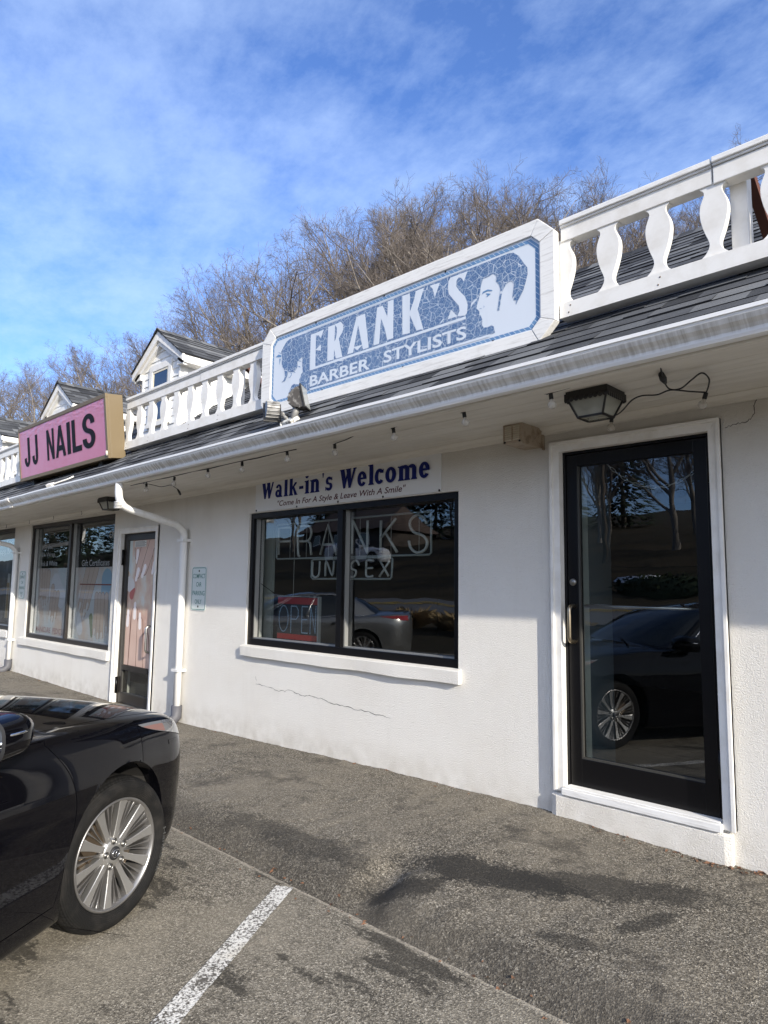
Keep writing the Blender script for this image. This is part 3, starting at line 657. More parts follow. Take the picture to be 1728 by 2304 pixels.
def balustrade(label, x0, x1, bx, posts, ends=(0, 0), joints=()):
    global bal_proto_mesh
    Y0 = -.40; root = thing('roof_balustrade', label, 'balustrade', 'white balustrade sections along the roof', loc=((x0 + x1)/2, Y0, 3.23 + tilt_z((x0 + x1)/2)))
    L = Vector(root.location); sub = lambda o: (setattr(o, 'location', Vector(o.location) - L), setattr(o, 'parent', root))
    cuts = [x0] + list(joints) + [x1]
    mb = MB(tilt=True)
    for i, (a, b_) in enumerate(zip(cuts, cuts[1:])):
        e = .0035*(i % 2); mb.box(a + .003, b_ - .003, Y0 - .022 - e, Y0 + .105, 3.826 + e, 3.856 + e); mb.box(a + .003, b_ - .003, Y0 - .010 - e, Y0 + .095, 3.812 + e, 3.8255 + e)
    sub(mb.build('cap', weathered_wood, bevel=.004))
    mb = MB(tilt=True)
    for i, (a, b_) in enumerate(zip(cuts, cuts[1:])):
        e = .004*(i % 2); mb.box(a + .003, b_ - .003, Y0 - e, Y0 + .085, 3.722 - e, 3.8115)
    sub(mb.build('top_rail', white_paint, bevel=.004))
    mb = MB(tilt=True); mb.box(x0, x1, Y0 - .018, Y0 + .085, 3.225, 3.318)
    rr = random.Random(int(x0*7)); x = x0 + .06
    while x < x1: 
        for dx, dz in ((0, 3.25), (.012, 3.292)): mb.tube([(x + dx, Y0 - .0195, dz), (x + dx, Y0 - .0175, dz)], .005, 6, mi=1)
        x += rr.uniform(.5, .9)
    sub(mb.build('bottom_rail', [white_paint, mat('rusty_nail', (.12, .08, .05), .6)], bevel=0))
    for x in bx:
        if bal_proto_mesh is None:
            g = MB(); g.v = mb0.v; g.f = mb0.f; g.mi = mb0.mi; g.tone = mb0.tone; g.sm = mb0.sm
            o = g.build('baluster', white_paint, bevel=.0015); bal_proto_mesh = o.data
        else: o = bpy.data.objects.new('baluster', bal_proto_mesh); COL.objects.link(o)
        o.location = (x, Y0 + .030, tilt_z(x)); sub(o)
    for x in posts:
        z0 = RZ(Y0 + .16); mb = MB(tilt=True); mb.box(x - .042, x + .042, Y0 + .087, Y0 + .17, z0, 3.811); sub(mb.build('post', white_paint, bevel=.004))
        mb = MB(tilt=True); mb.beam((x + .03, Y0 + .19, 3.80), (x + .03, .16, RZ(.16) + .01), .05, .05); sub(mb.build('brace', mat('rust', (.10, .035, .02), .85), None))
    return root
mb0 = mb
balustrade('longest visible balustrade section right of the blue barber sign', -2.028, 2.9, [-2.02 + .296*i for i in range(0, 17)], [-1.03, 1.6], joints=(-1.128, 1.5))
balustrade('balustrade section between the pink sign and the blue sign', -7.86, -5.042, [-7.835 + .2845*i for i in range(10)], [-5.68], joints=(-6.2,))
balustrade('balustrade section running on past the left end of the pink sign', -17.5, -9.9, [-9.98 - .272*i for i in range(28)], [-12.6, -15.2], joints=(-12.9, -15))

# ------------------------------------------------------------------ barber sign
LV = []   # lettering layers
def poly_into(mb, pts, y, mi=0): mb.add([(x, y, z) for x, z in pts], [list(range(len(pts)))], mi)
def f_mosaic(t, b, o):
    wv_ = t.new('ShaderNodeMixRGB'); 
    d = t.noise(o, 6, 2, out=1)
    wv_.inputs[0].default_value = .012; t.link(o, wv_.inputs[1]); t.link(d, wv_.inputs[2])
    v = wv_.outputs[0]
    e1 = t.voro(v, 19, 'DISTANCE_TO_EDGE'); e2 = t.voro(v, 60, 'DISTANCE_TO_EDGE')
    l1 = t.ramp(e1, (.012, .9), (.028, 0)); l2 = t.ramp(e2, (.012, .62), (.05, 0))
    ln = t.math('MAXIMUM', l1, l2)
    cc = t.new('ShaderNodeSeparateColor'); t.link(t.voro(v, 29, out='Color'), cc.inputs[0])
    fade = t.new('ShaderNodeSeparateXYZ'); t.link(o, fade.inputs[0])
    blue = t.mix(cc.outputs[0], (.045, .112, .25), (.075, .158, .31))
    blue = t.mix(t.ramp(t.noise(o, 2.2, 3), (.42, 0), (.7, .5)), blue, (.11, .20, .345))
    t.link(t.mix(ln, blue, (.66, .71, .77)), b.inputs['Base Color'])
mosaic = mat('blue_mosaic_print', rough=.35, fn=f_mosaic)
def f_brick(t, b, o):
    br = t.new('ShaderNodeTexBrick', offset=.0); br.inputs['Scale'].default_value = 1; br.inputs['Mortar Size'].default_value = .0022; br.inputs['Brick Width'].default_value = .038; br.inputs['Row Height'].default_value = .2
    br.inputs['Color1'].default_value = (.11, .23, .42, 1); br.inputs['Color2'].default_value = (.15, .28, .46, 1); br.inputs['Mortar'].default_value = (.62, .68, .75, 1)
    sp = t.new('ShaderNodeSeparateXYZ'); t.link(o, sp.inputs[0]); cm = t.new('ShaderNodeCombineXYZ'); t.link(t.math('ADD', sp.outputs[0], t.math('MULTIPLY', sp.outputs[2], 1)), cm.inputs[0]); cm.inputs[1].default_value = .1
    t.link(cm.outputs[0], br.inputs[0]); t.link(br.outputs[0], b.inputs['Base Color'])
brickb = mat('blue_brick_print', rough=.35, fn=f_brick)
def f_panel(t, b, o):
    n = t.noise(t.mapping(o, scale=(6, 6, 1)), 1.6, 5); t.link(t.mix(t.ramp(n, (.5, 0), (.8, .55)), (.66, .71, .77), (.52, .57, .63)), b.inputs['Base Color'])
panel_m = mat('pale_blue_panel', rough=.35, fn=f_panel)
solid_blue = mat('solid_blue_print', (.12, .25, .44), .35)
SX, SY, SZ = -3.54, -.46, 3.10
bs = thing('barber_sign', 'long octagonal blue and white mosaic barber sign in a white wood frame', 'sign', loc=(SX, SY, SZ))
def subs(o, root): o.location = Vector(o.location) - Vector(root.location); o.parent = root; return o
def octo(x0, x1, z0, z1, c): return [(x0 + c, z0), (x1 - c, z0), (x1, z0 + c), (x1, z1 - c), (x1 - c, z1), (x0 + c, z1), (x0, z1 - c), (x0, z0 + c)]
OUT = octo(-5.04, -2.038, 3.098, 3.902, .112); INN = octo(-4.905, -2.140, 3.188, 3.806, .062)
mb = MB()
for i in range(8):
    j = (i + 1) % 8; e = .0018*(i % 2)
    g = .0012; A0, A1, B0, B1 = Vector(OUT[i]), Vector(OUT[j]), Vector(INN[i]), Vector(INN[j]); d = (A1 - A0).normalized()*g; d2 = (B1 - B0).normalized()*g
    mb.prism([tuple(A0 + d), tuple(A1 - d), tuple(B1 - d2), tuple(B0 + d2)], SY - e, SY + .058)
subs(mb.build('frame', weathered_wood, bevel=.004), bs)
yp = SY + .012
mb = MB(); mb.prism(octo(-4.91, -2.135, 3.183, 3.811, .062), yp, yp + .03); subs(mb.build('panel', panel_m), bs)
mb = MB(); o_, i_ = octo(-4.897, -2.150, 3.196, 3.790, .058), octo(-4.873, -2.176, 3.218, 3.766, .050)
for k in range(8): mb.add([(p[0], yp - .001, p[1]) for p in (o_[k], o_[(k+1) % 8], i_[(k+1) % 8], i_[k])], [(0, 1, 2, 3)])
subs(mb.build('brick_border', brickb, recalc=False), bs)
woman = [(-4.661, 3.222), (-4.629, 3.283), (-4.602, 3.315), (-4.573, 3.321), (-4.506, 3.302), (-4.497, 3.318), (-4.503, 3.35), (-4.485, 3.365), (-4.481, 3.389), (-4.458, 3.403), (-4.465, 3.441), (-4.471, 3.492), (-4.469, 3.54), (-4.506, 3.524), (-4.538, 3.507), (-4.532, 3.474), (-4.541, 3.451), (-4.578, 3.428), (-4.666, 3.447), (-4.674, 3.411), (-4.702, 3.373), (-4.752, 3.369), (-4.722, 3.386), (-4.706, 3.411), (-4.711, 3.457), (-4.727, 3.492), (-4.743, 3.508), (-4.758, 3.543), (-4.758, 3.607), (-4.769, 3.635), (-4.77, 3.655), (-4.737, 3.692), (-4.699, 3.727), (-4.66, 3.741)]
man = [(-2.39, 3.752), (-2.375, 3.752), (-2.339, 3.745), (-2.294, 3.706), (-2.269, 3.661), (-2.235, 3.61), (-2.233, 3.565), (-2.251, 3.508), (-2.266, 3.468), (-2.297, 3.424), (-2.322, 3.389), (-2.319, 3.419), (-2.339, 3.425), (-2.331, 3.457), (-2.347, 3.441), (-2.339, 3.499), (-2.333, 3.534), (-2.346, 3.551), (-2.358, 3.559), (-2.382, 3.555), (-2.413, 3.526), (-2.431, 3.482), (-2.448, 3.386), (-2.463, 3.39), (-2.45, 3.464), (-2.439, 3.53), (-2.449, 3.565), (-2.473, 3.593), (-2.47, 3.631), (-2.496, 3.654), (-2.528, 3.645), (-2.58, 3.643), (-2.599, 3.578), (-2.602, 3.542), (-2.633, 3.452), (-2.608, 3.426), (-2.606, 3.4), (-2.597, 3.393), (-2.584, 3.359), (-2.587, 3.323), (-2.573, 3.303), (-2.546, 3.298), (-2.509, 3.305), (-2.493, 3.289), (-2.483, 3.245)]
mb = MB(); poly_into(mb, woman + man + [(-2.6, 3.236), (-4.0, 3.230)], yp - .0015)
subs(mb.build('mosaic_field', mosaic, recalc=False), bs)
W_ = MB(); ly = yp - .0018; kk = 0
LET = [[(-4.364, 3.709), (-4.296, 3.707), (-4.294, 3.413), (-4.367, 3.413)], [(-4.30, 3.7075), (-4.195, 3.712), (-4.232, 3.645), (-4.262, 3.678), (-4.30, 3.685)], [(-4.299, 3.559), (-4.229, 3.591), (-4.227, 3.536)],
 [(-4.142, 3.72), (-4.056, 3.718), (-4.064, 3.423), (-4.145, 3.426)], [(-4.062, 3.719), (-3.987, 3.723), (-3.96, 3.693), (-3.956, 3.648), (-3.974, 3.62), (-4.007, 3.588), (-3.961, 3.421), (-4.04, 3.426), (-4.073, 3.557), (-4.045, 3.591), (-4.032, 3.638), (-4.034, 3.685)],
 [(-3.803, 3.713), (-3.764, 3.712), (-3.834, 3.427), (-3.903, 3.429)], [(-3.803, 3.713), (-3.706, 3.713), (-3.658, 3.427), (-3.722, 3.426)], [(-3.829, 3.47), (-3.722, 3.467), (-3.788, 3.435)],
 [(-3.573, 3.725), (-3.513, 3.724), (-3.462, 3.621), (-3.459, 3.742), (-3.399, 3.739), (-3.398, 3.436), (-3.461, 3.438), (-3.486, 3.528), (-3.529, 3.628), (-3.545, 3.43), (-3.607, 3.43)],
 [(-3.31, 3.741), (-3.234, 3.737), (-3.231, 3.433), (-3.305, 3.439)], [(-3.176, 3.738), (-3.098, 3.739), (-3.157, 3.592), (-3.102, 3.433), (-3.166, 3.434), (-3.235, 3.574), (-3.235, 3.59), (-3.192, 3.679)],
 [(-3.043, 3.737), (-2.949, 3.732), (-2.996, 3.635), (-3.006, 3.677), (-3.016, 3.706)],
 [(-2.855, 3.738), (-2.704, 3.738), (-2.739, 3.674), (-2.757, 3.705), (-2.781, 3.717), (-2.8, 3.7), (-2.803, 3.661), (-2.775, 3.617), (-2.727, 3.563), (-2.704, 3.497), (-2.711, 3.44), (-2.727, 3.428), (-2.793, 3.441), (-2.774, 3.477), (-2.781, 3.514), (-2.824, 3.566), (-2.87, 3.626), (-2.877, 3.679), (-2.87, 3.718)], [(-2.848, 3.504), (-2.793, 3.441), (-2.879, 3.441)]]
for p in LET: poly_into(W_, p, ly - .00004*kk); kk += 1
for z0, z1, a, b_ in ((3.748, 3.757, -4.4, -2.7), (3.394, 3.414, -4.364, -2.72), (3.220, 3.237, -4.36, -2.52)):
    poly_into(W_, [(a, z0), (b_, z0 + .008), (b_, z1 + .008), (a, z1)], ly - .00004*kk); kk += 1
text_into(W_, "BARBER", -4.362, -3.645, 3.252, 3.345, ly - .0009, bold=.022)
text_into(W_, "STYLISTS", -3.497, -2.715, 3.262, 3.356, ly - .00095, bold=.022)
subs(W_.build('lettering', panel_m, recalc=False), bs)
B_ = MB()
for p in ([(-4.85, 3.622), (-4.81, 3.638), (-4.769, 3.622), (-4.768, 3.606)], [(-4.821, 3.664), (-4.78, 3.647), (-4.774, 3.637)], [(-4.793, 3.596), (-4.774, 3.592), (-4.79, 3.537)], [(-4.659, 3.395), (-4.634, 3.39), (-4.614, 3.404), (-4.611, 3.423), (-4.627, 3.439), (-4.618, 3.412), (-4.635, 3.396)], [(-4.583, 3.432), (-4.573, 3.42), (-4.553, 3.415), (-4.568, 3.423)], [(-4.534, 3.518), (-4.505, 3.513), (-4.476, 3.496), (-4.505, 3.507)], [(-4.527, 3.47), (-4.498, 3.461), (-4.493, 3.45), (-4.512, 3.457)],
          [(-2.586, 3.535), (-2.578, 3.553), (-2.54, 3.557), (-2.505, 3.543), (-2.502, 3.535), (-2.54, 3.546), (-2.572, 3.542)], [(-2.556, 3.536), (-2.514, 3.52), (-2.534, 3.51), (-2.55, 3.506), (-2.541, 3.519)], [(-2.611, 3.441), (-2.597, 3.444), (-2.584, 3.436), (-2.597, 3.44)], [(-2.575, 3.459), (-2.567, 3.447), (-2.575, 3.436), (-2.571, 3.448)]): poly_into(B_, p, yp - .0016)
subs(B_.build('printed_lines', solid_blue, recalc=False), bs)
B_ = MB()
for x in (-4.3, -3.5, -2.9, -2.19): B_.tube([(x, yp - .003, 3.797), (x, yp + .004, 3.797)], .007, 8)
for x in (-4.2, -3.3, -2.5): B_.tube([(x, yp - .003, 3.193), (x, yp + .004, 3.193)], .007, 8)
subs(B_.build('screw', dark_plastic), bs)

# ------------------------------------------------------------------ pink nail-shop sign (box sign leaning forward)
tan = mat('tan_sign_metal', (.165, .122, .065), .5, spec=.4)
def f_pink(t, b, o):
    n = t.noise(o, 3, 4); t.link(t.mix(t.ramp(n, (.4, 0), (.7, .5)), (.56, .205, .31), (.60, .25, .365)), b.inputs['Base Color'])
    wr = t.noise(t.mapping(o, scale=(1, 1, 2.2)), 9, 3, .5); sp = t.new('ShaderNodeSeparateXYZ'); t.link(o, sp.inputs[0])
    m = t.math('ADD', t.ramp(sp.outputs[2], (.50, 0), (.7, 1)), .22)
    bump(t, b, t.math('MULTIPLY', wr, m), .5, .02)
pink = mat('pink_vinyl_face', rough=.25, spec=.5, fn=f_pink)
ns = thing('box_sign', 'pink box sign with black capital letters in a tan metal case', 'sign', loc=(-9.295, -.60, 3.05 + tilt_z(-9.3) + .065), rot=(R(6.5), 0, 0))
HW, HH, DP = 1.462, .765, .21
mb = MB(); fwd_ = .0
mb.box(-HW, HW, .03, DP, 0, HH)
casebox = mb.build('sign_case', tan, ns, bevel=.006)
mb = MB(); b_ = .045
mb.box(-HW - .004, HW + .004, -.004, .029, HH - b_, HH + .004); mb.box(-HW - .004, HW + .004, -.004, .029, -.004, b_); mb.box(-HW - .004, -HW + b_*.6, -.004, .029, b_, HH - b_); mb.box(HW - b_, HW + .004, -.004, .029, b_, HH - b_)
mb.build('retainer_rim', tan, ns, bevel=.004)
mb = MB(); mb.add([(-HW + b_*.6, .004, b_), (HW - b_, .004, b_), (HW - b_, .004, HH - b_), (-HW + b_*.6, .004, HH - b_)], [(0, 1, 2, 3)]); mb.build('sign_face', pink, ns, recalc=False)
L_ = MB(); yl = .002
Z0, Z1 = .185, .60
def glyph(polys, x0, x1):
    global yl
    for p in polys: L_.add([(x0 + u*(x1 - x0), yl, Z0 + v*(Z1 - Z0)) for u, v in p], [list(range(len(p)))]); yl -= .00012
def arcp(cx, cz, rx, rz, a0, a1, n=12): return [(cx + rx*math.cos(R(a0 + (a1 - a0)*i/n)), cz + rz*math.sin(R(a0 + (a1 - a0)*i/n))) for i in range(n + 1)]
gJ = [[(.60, 1), (1, 1), (1, .27), (.60, .27)], arcp(.5, .27, .5, .27, 0, -180) + arcp(.5, .27, .10, .12, -180, 0)] + [[(0, .27), (.40, .27), (.40, .33), (0, .31)]]
gN = [[(0, 0), (.27, 0), (.27, 1), (0, 1)], [(.73, 0), (1, 0), (1, 1), (.73, 1)], [(0, 1), (.29, 1), (1, 0), (.71, 0)]]
gA = [[(0, 0), (.24, 0), (.62, 1), (.37, 1)], [(1, 0), (.75, 0), (.37, 1), (.62, 1)], [(.25, .2), (.75, .2), (.70, .37), (.30, .37)]]
gI = [[(0, 0), (1, 0), (1, 1), (0, 1)]]
gL = [[(0, 0), (.36, 0), (.36, 1), (0, 1)], [(.36, 0), (1, 0), (1, .17), (.36, .17)]]
so = arcp(.5, .735, .48, .275, 10, 250, 20) ; si = arcp(.5, .735, .17, .13, 10, 240, 16)
gS = [arcp(.5, .735, .48, .28, 0, 240, 20) + arcp(.5, .735, .17, .135, 240, 0, 16), arcp(.5, .275, .5, .285, 60, -180, 20) + arcp(.5, .275, .17, .135, -180, 60, 16), [(.26, .49), (.40, .61), (.75, .525), (.60, .40)], [(.66, .71), (.98, .71), (.98, .735), (.66, .735)], [(0, .275), (.33, .275), (.33, .30), (0, .30)]]
off = 9.295
for g_, a, b2 in ((gJ, -10.555, -10.33), (gJ, -10.25, -10.03), (gN, -9.70, -9.44), (gA, -9.40, -9.06), (gI, -9.01, -8.90), (gL, -8.85, -8.56), (gS, -8.53, -8.16)): glyph(g_, a + off, b2 + off)
L_.build('lettering', mat('black_vinyl', (.010, .008, .009), .6, spec=.15), ns, recalc=False)
mb = MB(); mb.tube([(HW - .02, -.01, .03), (HW - .02, -.01, .085)], .013, 8); mb.build('latch', mat('cream_plastic', (.65, .60, .48), .5), ns)
mb = MB(); mb.box(-1.2, -1.1, .06, .16, -.09, 0); mb.box(1.05, 1.15, .06, .16, -.13, 0); mb.build('mounting_foot', dark_plastic, ns)
# power feed below it
pfs = .68
pf = thing('conduit_box', 'small white electrical box with a white conduit on the shingles under the pink sign', 'electrical box', loc=(-8.86, -.86, RZ(-.86) + tilt_z(-8.9)))
mb = MB(); mb.obox((0, 0, .05), (.075, .02, .006), (-.014, .035, .022), (0, -.02, .035)); mb.build('junction_box', white_paint, pf, bevel=.006)
mb = MB(); mb.tube([(.05, .0, .055), (.10, .02, .075), (.40, .15, .15), (.47, .22, .2)], .014, 8); mb.build('conduit', white_paint, pf)
mb = MB(); mb.tube([(-.05, 0, .05), (-.30, .02, .035), (-.48, .08, .06), (-.55, .2, .17), (-.5, .26, .22)], .008, 6); mb.build('cable', dark_plastic, pf)

pf.scale = (pfs,)*3
# ------------------------------------------------------------------ walk-in sign over the window
wsg = thing('wall_sign', 'white wall board with heavy blue lettering above the middle window', 'sign', loc=(-4.497, -.01, 2.32))
mb = MB(); mb.box(-5.700, -3.290, -.012, -.001, 2.317, 2.660); subs(mb.build('board', mat('white_board', (.70, .70, .69), .4), bevel=.001), wsg)
yb_ = -.0125
def fit(polys, x0, sx, z0, sz, mbx):
    global yb_
    for p in polys: mbx.add([(x0 + u*sx, yb_, z0 + v*sz) for u, v in p], [list(range(len(p)))]); yb_ -= .00004
def ring(cx, cz, rx, rz, ix_, iz_, a0=0, a1=360, n=22, dx=0):
    ix, iz = ix_*.72, iz_*.88
    o_ = arcp(cx, cz, rx, rz, a0, a1, n); i_ = arcp(cx + dx, cz, ix, iz, a0, a1, n)
    return [[o_[k], o_[k+1], i_[k+1], i_[k]] for k in range(n)]
def stem(x, w_, z0, z1, flag=True, foot=True):
    P = [[(x, z0), (x + w_, z0), (x + w_, z1), (x, z1 - (.06 if flag else 0))]]
    if flag: P.append([(x - .10, z1 - .12), (x, z1 - .16), (x, z1 - .03), (x - .10, z1 - .07)])
    if foot: P += [[(x - .07, z0), (x, z0), (x, z0 + .14), (x - .07, z0 + .045)], [(x + w_, z0), (x + w_ + .07, z0), (x + w_ + .07, z0 + .045), (x + w_, z0 + .14)]]
    return P
T_ = .30
def arch(x0, x1): 
    c = (x0 + x1)/2; return ring(c, .66, (x1 - x0)/2, .34, (x1 - x0)/2 - T_, .16, 0, 150, 12) + [[(x1 - T_, 0), (x1, 0), (x1, .66), (x1 - T_, .66)], [(x1, 0), (x1 + .07, 0), (x1 + .07, .045), (x1, .14)], [(x1 - T_ - .07, 0), (x1 - T_, 0), (x1 - T_, .14), (x1 - T_ - .07, .045)]]
G_ = {
 'W': ([[(-.02, 1.32), (.32, 1.36), (.50, .42), (.42, 0), (.24, 0)], [(.40, 0), (.26, 0), (.60, 1.30), (.70, 1.30), (.52, .45)], [(.48, 1.36), (.84, 1.36), (.93, .42), (.88, 0), (.68, 0)], [(.86, 0), (.74, 0), (1.10, 1.36), (1.28, 1.36)], [(-.06, 1.27), (.34, 1.27), (.34, 1.36), (-.06, 1.36)], [(.46, 1.28), (.88, 1.28), (.88, 1.36), (.46, 1.36)], [(1.06, 1.27), (1.34, 1.27), (1.34, 1.36), (1.06, 1.36)]], 1.36),
 'a': (ring(.30, .30, .30, .31, .07, .15, 0, 360, 18) + [[(.42, 0), (.67, 0), (.67, .66), (.42, .66)]] + ring(.36, .66, .31, .35, .07, .22, 0, 165, 12) + [[(.67, 0), (.76, 0), (.76, .05), (.67, .14)]], .80),
 'l': (stem(.10, T_, 0, 1.42), .46),
 'k': (stem(.10, T_, 0, 1.42) + [[(.35, .42), (.35, .60), (.62, .98), (.80, .98), (.80, .88)], [(.38, .58), (.52, .74), (.84, .10), (.92, .0), (.60, 0)]], .94),
 '-': ([[(.04, .40), (.46, .40), (.46, .62), (.04, .62)]], .50),
 'i': (stem(.10, T_, 0, 1.0) + [arcp(.225, 1.28, .16, .15, 0, 360, 14)[:-1]], .46),
 'n': (stem(.10, T_, 0, 1.0) + arch(.22, .84), .96),
 'm': (stem(.10, T_, 0, 1.0) + arch(.22, .84) + arch(.71, 1.33), 1.45),
 "'": ([[(.10, 1.40), (.28, 1.40), (.21, .98), (.16, .98)]], .36),
 's': ([[ (u*.62, v) for u, v in p] for p in ring(.5, .70, .47, .31, .12, .13, 25, 240, 14) + ring(.5, .30, .5, .31, .14, .13, 60, -155, 14) + [[(.22, .50), (.36, .64), (.80, .50), (.66, .36)], [(.80, .72), (.99, .72), (.95, 1.0), (.86, .94)], [(.0, .0), (.1, .05), (.2, .27), (.0, .30)]]], .68),
 'e': (ring(.37, .5, .37, .52, .12, .36, 0, 325, 26) + [[(.24, .46), (.74, .46), (.74, .60), (.24, .60)]], .80),
 'c': (ring(.37, .5, .37, .52, .13, .34, 40, 322, 24) + [[(.44, .72), (.68, .70), (.70, .98), (.60, .90)]], .76),
 'o': (ring(.40, .5, .40, .52, .15, .36, 0, 360, 28), .86), ' ': ([], .52)}
T1 = MB(); word = "Walk-in's Welcome"; tot = sum(G_[c][1] for c in word) + .06*(len(word) - 1); x = 0; SXW = (-3.385 + 5.592)/tot
for c in word: fit(G_[c][0], -5.592 + x*SXW, SXW, 2.436, .1265, T1); x += G_[c][1] + .06
subs(T1.build('lettering', mat('navy_vinyl', (.005, .012, .125), .6, spec=.2), recalc=False), wsg)
T2 = MB(); text_into(T2, '"Come In For A Style & Leave With A Smile"', -5.335, -3.652, 2.349, 2.402, -.0128, shear=.22, bold=.012, ref='CIFASL')
subs(T2.build('slogan', mat('maroon_vinyl', (.085, .012, .02), .6, spec=.2), recalc=False), wsg)
mb = MB()
for x, z in ((-5.672, 2.644), (-5.037, 2.648), (-4.48, 2.645), (-3.902, 2.649), (-3.306, 2.645), (-5.681, 2.329), (-5.037, 2.324), (-4.46, 2.326), (-3.907, 2.324), (-3.305, 2.325)): mb.lathe([(0, -.004), (.009, -.003), (.010, .0005)], (x, -.0125, z), 'y', 10)
subs(mb.build('screw', dark_plastic), wsg)

# ------------------------------------------------------------------ parking signs
green = mat('sign_green', (.02, .16, .12), .45)
def park_sign(x0, x1, z0, z1, label):
    r_ = thing('parking_sign', label, 'sign', 'compact car parking signs', loc=((x0 + x1)/2, -.004, z0)); c = .022
    def rr_(a, b_, c0, d, k): return sum([arcp(px, pz, k, k, s_, s_ + 90, 5) for px, pz, s_ in ((b_ - k, d - k, 0), (a + k, d - k, 90), (a + k, c0 + k, 180), (b_ - k, c0 + k, 270))], [])
    mb = MB(); mb.prism(rr_(x0, x1, z0, z1, .03), -.006, -.002); subs(mb.build('plate', mat('sign_plate', (.60, .66, .64), .35)), r_)
    mb = MB(); o_, i_ = rr_(x0 + .008, x1 - .008, z0 + .008, z1 - .008, .026), rr_(x0 + .015, x1 - .015, z0 + .015, z1 - .015, .02); n = len(o_)
    mb.add([(p[0], -.0065, p[1]) for p in o_ + i_], [(k, (k + 1) % n, n + (k + 1) % n, n + k) for k in range(n)])
    subs(mb.build('green_border', green, recalc=False), r_); w_ = x1 - x0; h = z1 - z0
    for tx, f, wd in (('COMPACT', .735, .84), ('CAR', .545, .36), ('PARKING', .345, .82), ('ONLY', .15, .46)):
        mb = MB(); c_ = (x0 + x1)/2; text_into(mb, tx, c_ - w_*wd/2, c_ + w_*wd/2, z0 + h*f, z0 + h*f + h*.105, -.0066, bold=.006); subs(mb.build('lettering', green, recalc=False), r_)
    mb = MB()
    for z in (z0 + .045, z1 - .045): mb.lathe([(0, -.004), (.011, -.003), (.012, 0)], ((x0 + x1)/2, -.0065, z), 'y', 12)
    subs(mb.build('bolt', mat('bolt_grey', (.10, .11, .10), .4, .8)), r_)
park_sign(-6.868, -6.570, 1.298, 1.776, 'green lettered compact car sign between the near downspout and the middle window')
park_sign(-12.335, -12.06, 1.31, 1.765, 'green lettered compact car sign squeezed between the far downspout and the far window')

# ------------------------------------------------------------------ soffit lanterns, vent hood, bulbs, hooks
def f_dust(t, b, o): t.link(t.mix(t.noise(o, 14, 4), (.34, .33, .27), (.46, .45, .38)), b.inputs['Base Color'])
frosted = mat('dusty_lamp_glass', rough=.35, fn=f_dust)
lamp_black = mat('lamp_black_metal', (.013, .012, .011), .5)
def lantern(cx, cy, label):
    zt = 2.67 + tilt_z(cx); r_ = thing('soffit_lantern', label, 'lamp', 'black lanterns under the eaves', loc=(cx, cy, zt - .2))
    a, b_ = .122, .108; q = lambda s_, z: [(cx + i*a*s_, cy + j*b_*s_, zt + z) for i, j in ((-1, -1), (1, -1), (1, 1), (-1, 1))]
    mb = MB(); mb.box(cx - a, cx + a, cy - b_, cy + b_, zt - .012, zt + .002); mb.box(cx - a - .006, cx + a + .006, cy - b_ - .006, cy + b_ + .006, zt - .046, zt - .0125)
    for s_ in range(4):      # scalloped skirt
        A_, B2 = Vector(q(1.04, -.046)[s_]), Vector(q(1.04, -.046)[(s_ + 1) % 4])
        for k in range(9): c_ = A_.lerp(B2, (k + .5)/9); mb.lathe([(0, -.002), (.0135, -.002), (.0135, .002), (0, .002)], c_, 'y' if s_ % 2 == 0 else 'x', 10)
    subs(mb.build('mounting_plate', lamp_black), r_)
    T0, B0 = q(.92, -.046), q(.60, -.142)
    mb = MB()
    for k in range(4): mb.beam(T0[k], B0[k], .011, .011, upv=(1, .3, 0)); mb.beam(B0[k], B0[(k + 1) % 4], .012, .010)
    subs(mb.build('cage', lamp_black), r_)
    mb = MB(); T1_, B1_ = q(.90, -.047), q(.585, -.142)
    mb.add(T1_ + B1_, [(k, (k + 1) % 4, 4 + (k + 1) % 4, 4 + k) for k in range(4)] + [(4, 5, 6, 7)]); subs(mb.build('lamp_glass', lamp_glass, recalc=False), r_)
    mb = MB(); mb.lathe([(.018, .04), (.018, 0), (.012, -.005), (.013, -.02), (.02, -.035), (.02, -.055), (.0, -.07)], (cx - .01, cy, zt - .055), 'z', 12); subs(mb.build('lamp_bulb', mat('bulb_white', (.7, .7, .66), .3)), r_)
    mb = MB(); mb.box(cx - a*.85, cx + a*.85, cy - b_*.85, cy + b_*.85, zt - .0475, zt - .0465); subs(mb.build('reflector', frosted), r_)
lantern(-1.735, -.568, 'square black lantern with a visible bulb under the eave above the near door')
lantern(-8.15, -.40, 'square black lantern under the eave beside the near downspout')
vh = thing('vent_hood', 'rusty tan metal exhaust vent hood on the wall left of the near door', 'vent', loc=(-2.475, -.14, 2.53))
vt = mat('tan_vent_metal', (.33, .26, .19), .55, fn=lambda t, b, o: t.link(t.mix(t.ramp(t.noise(o, 18, 5), (.5, 0), (.7, .8)), (.36, .29, .215), (.17, .115, .075)), b.inputs['Base Color']))
mb = MB(); tz = tilt_z(-2.5); x0, x1 = -2.552, -2.402; zt, z0 = 2.672 + tz, 2.545 + tz
mb.add([(x0, -.262, z0), (x1, -.262, z0), (x1, -.262, zt), (x0, -.262, zt), (x0, -.001, z0 - .0), (x1, -.001, z0 - .0), (x1, -.001, zt), (x0, -.001, zt)], [(0, 1, 2, 3), (1, 5, 6, 2), (4, 0, 3, 7), (3, 2, 6, 7), (4, 5, 1, 0)])
mb.box(x1 + .0005, x1 + .003, -.262, -.02, z0 - .012, z0 + .012); mb.box(x1 + .0005, x1 + .012, -.02, -.001, z0 - .02, zt - .01)
mb.beam((x1 + .004, -.03, zt - .02), (x1 + .004, -.14, z0 + .014), .004, .012)
subs(mb.build('hood', vt, bevel=.002), vh)
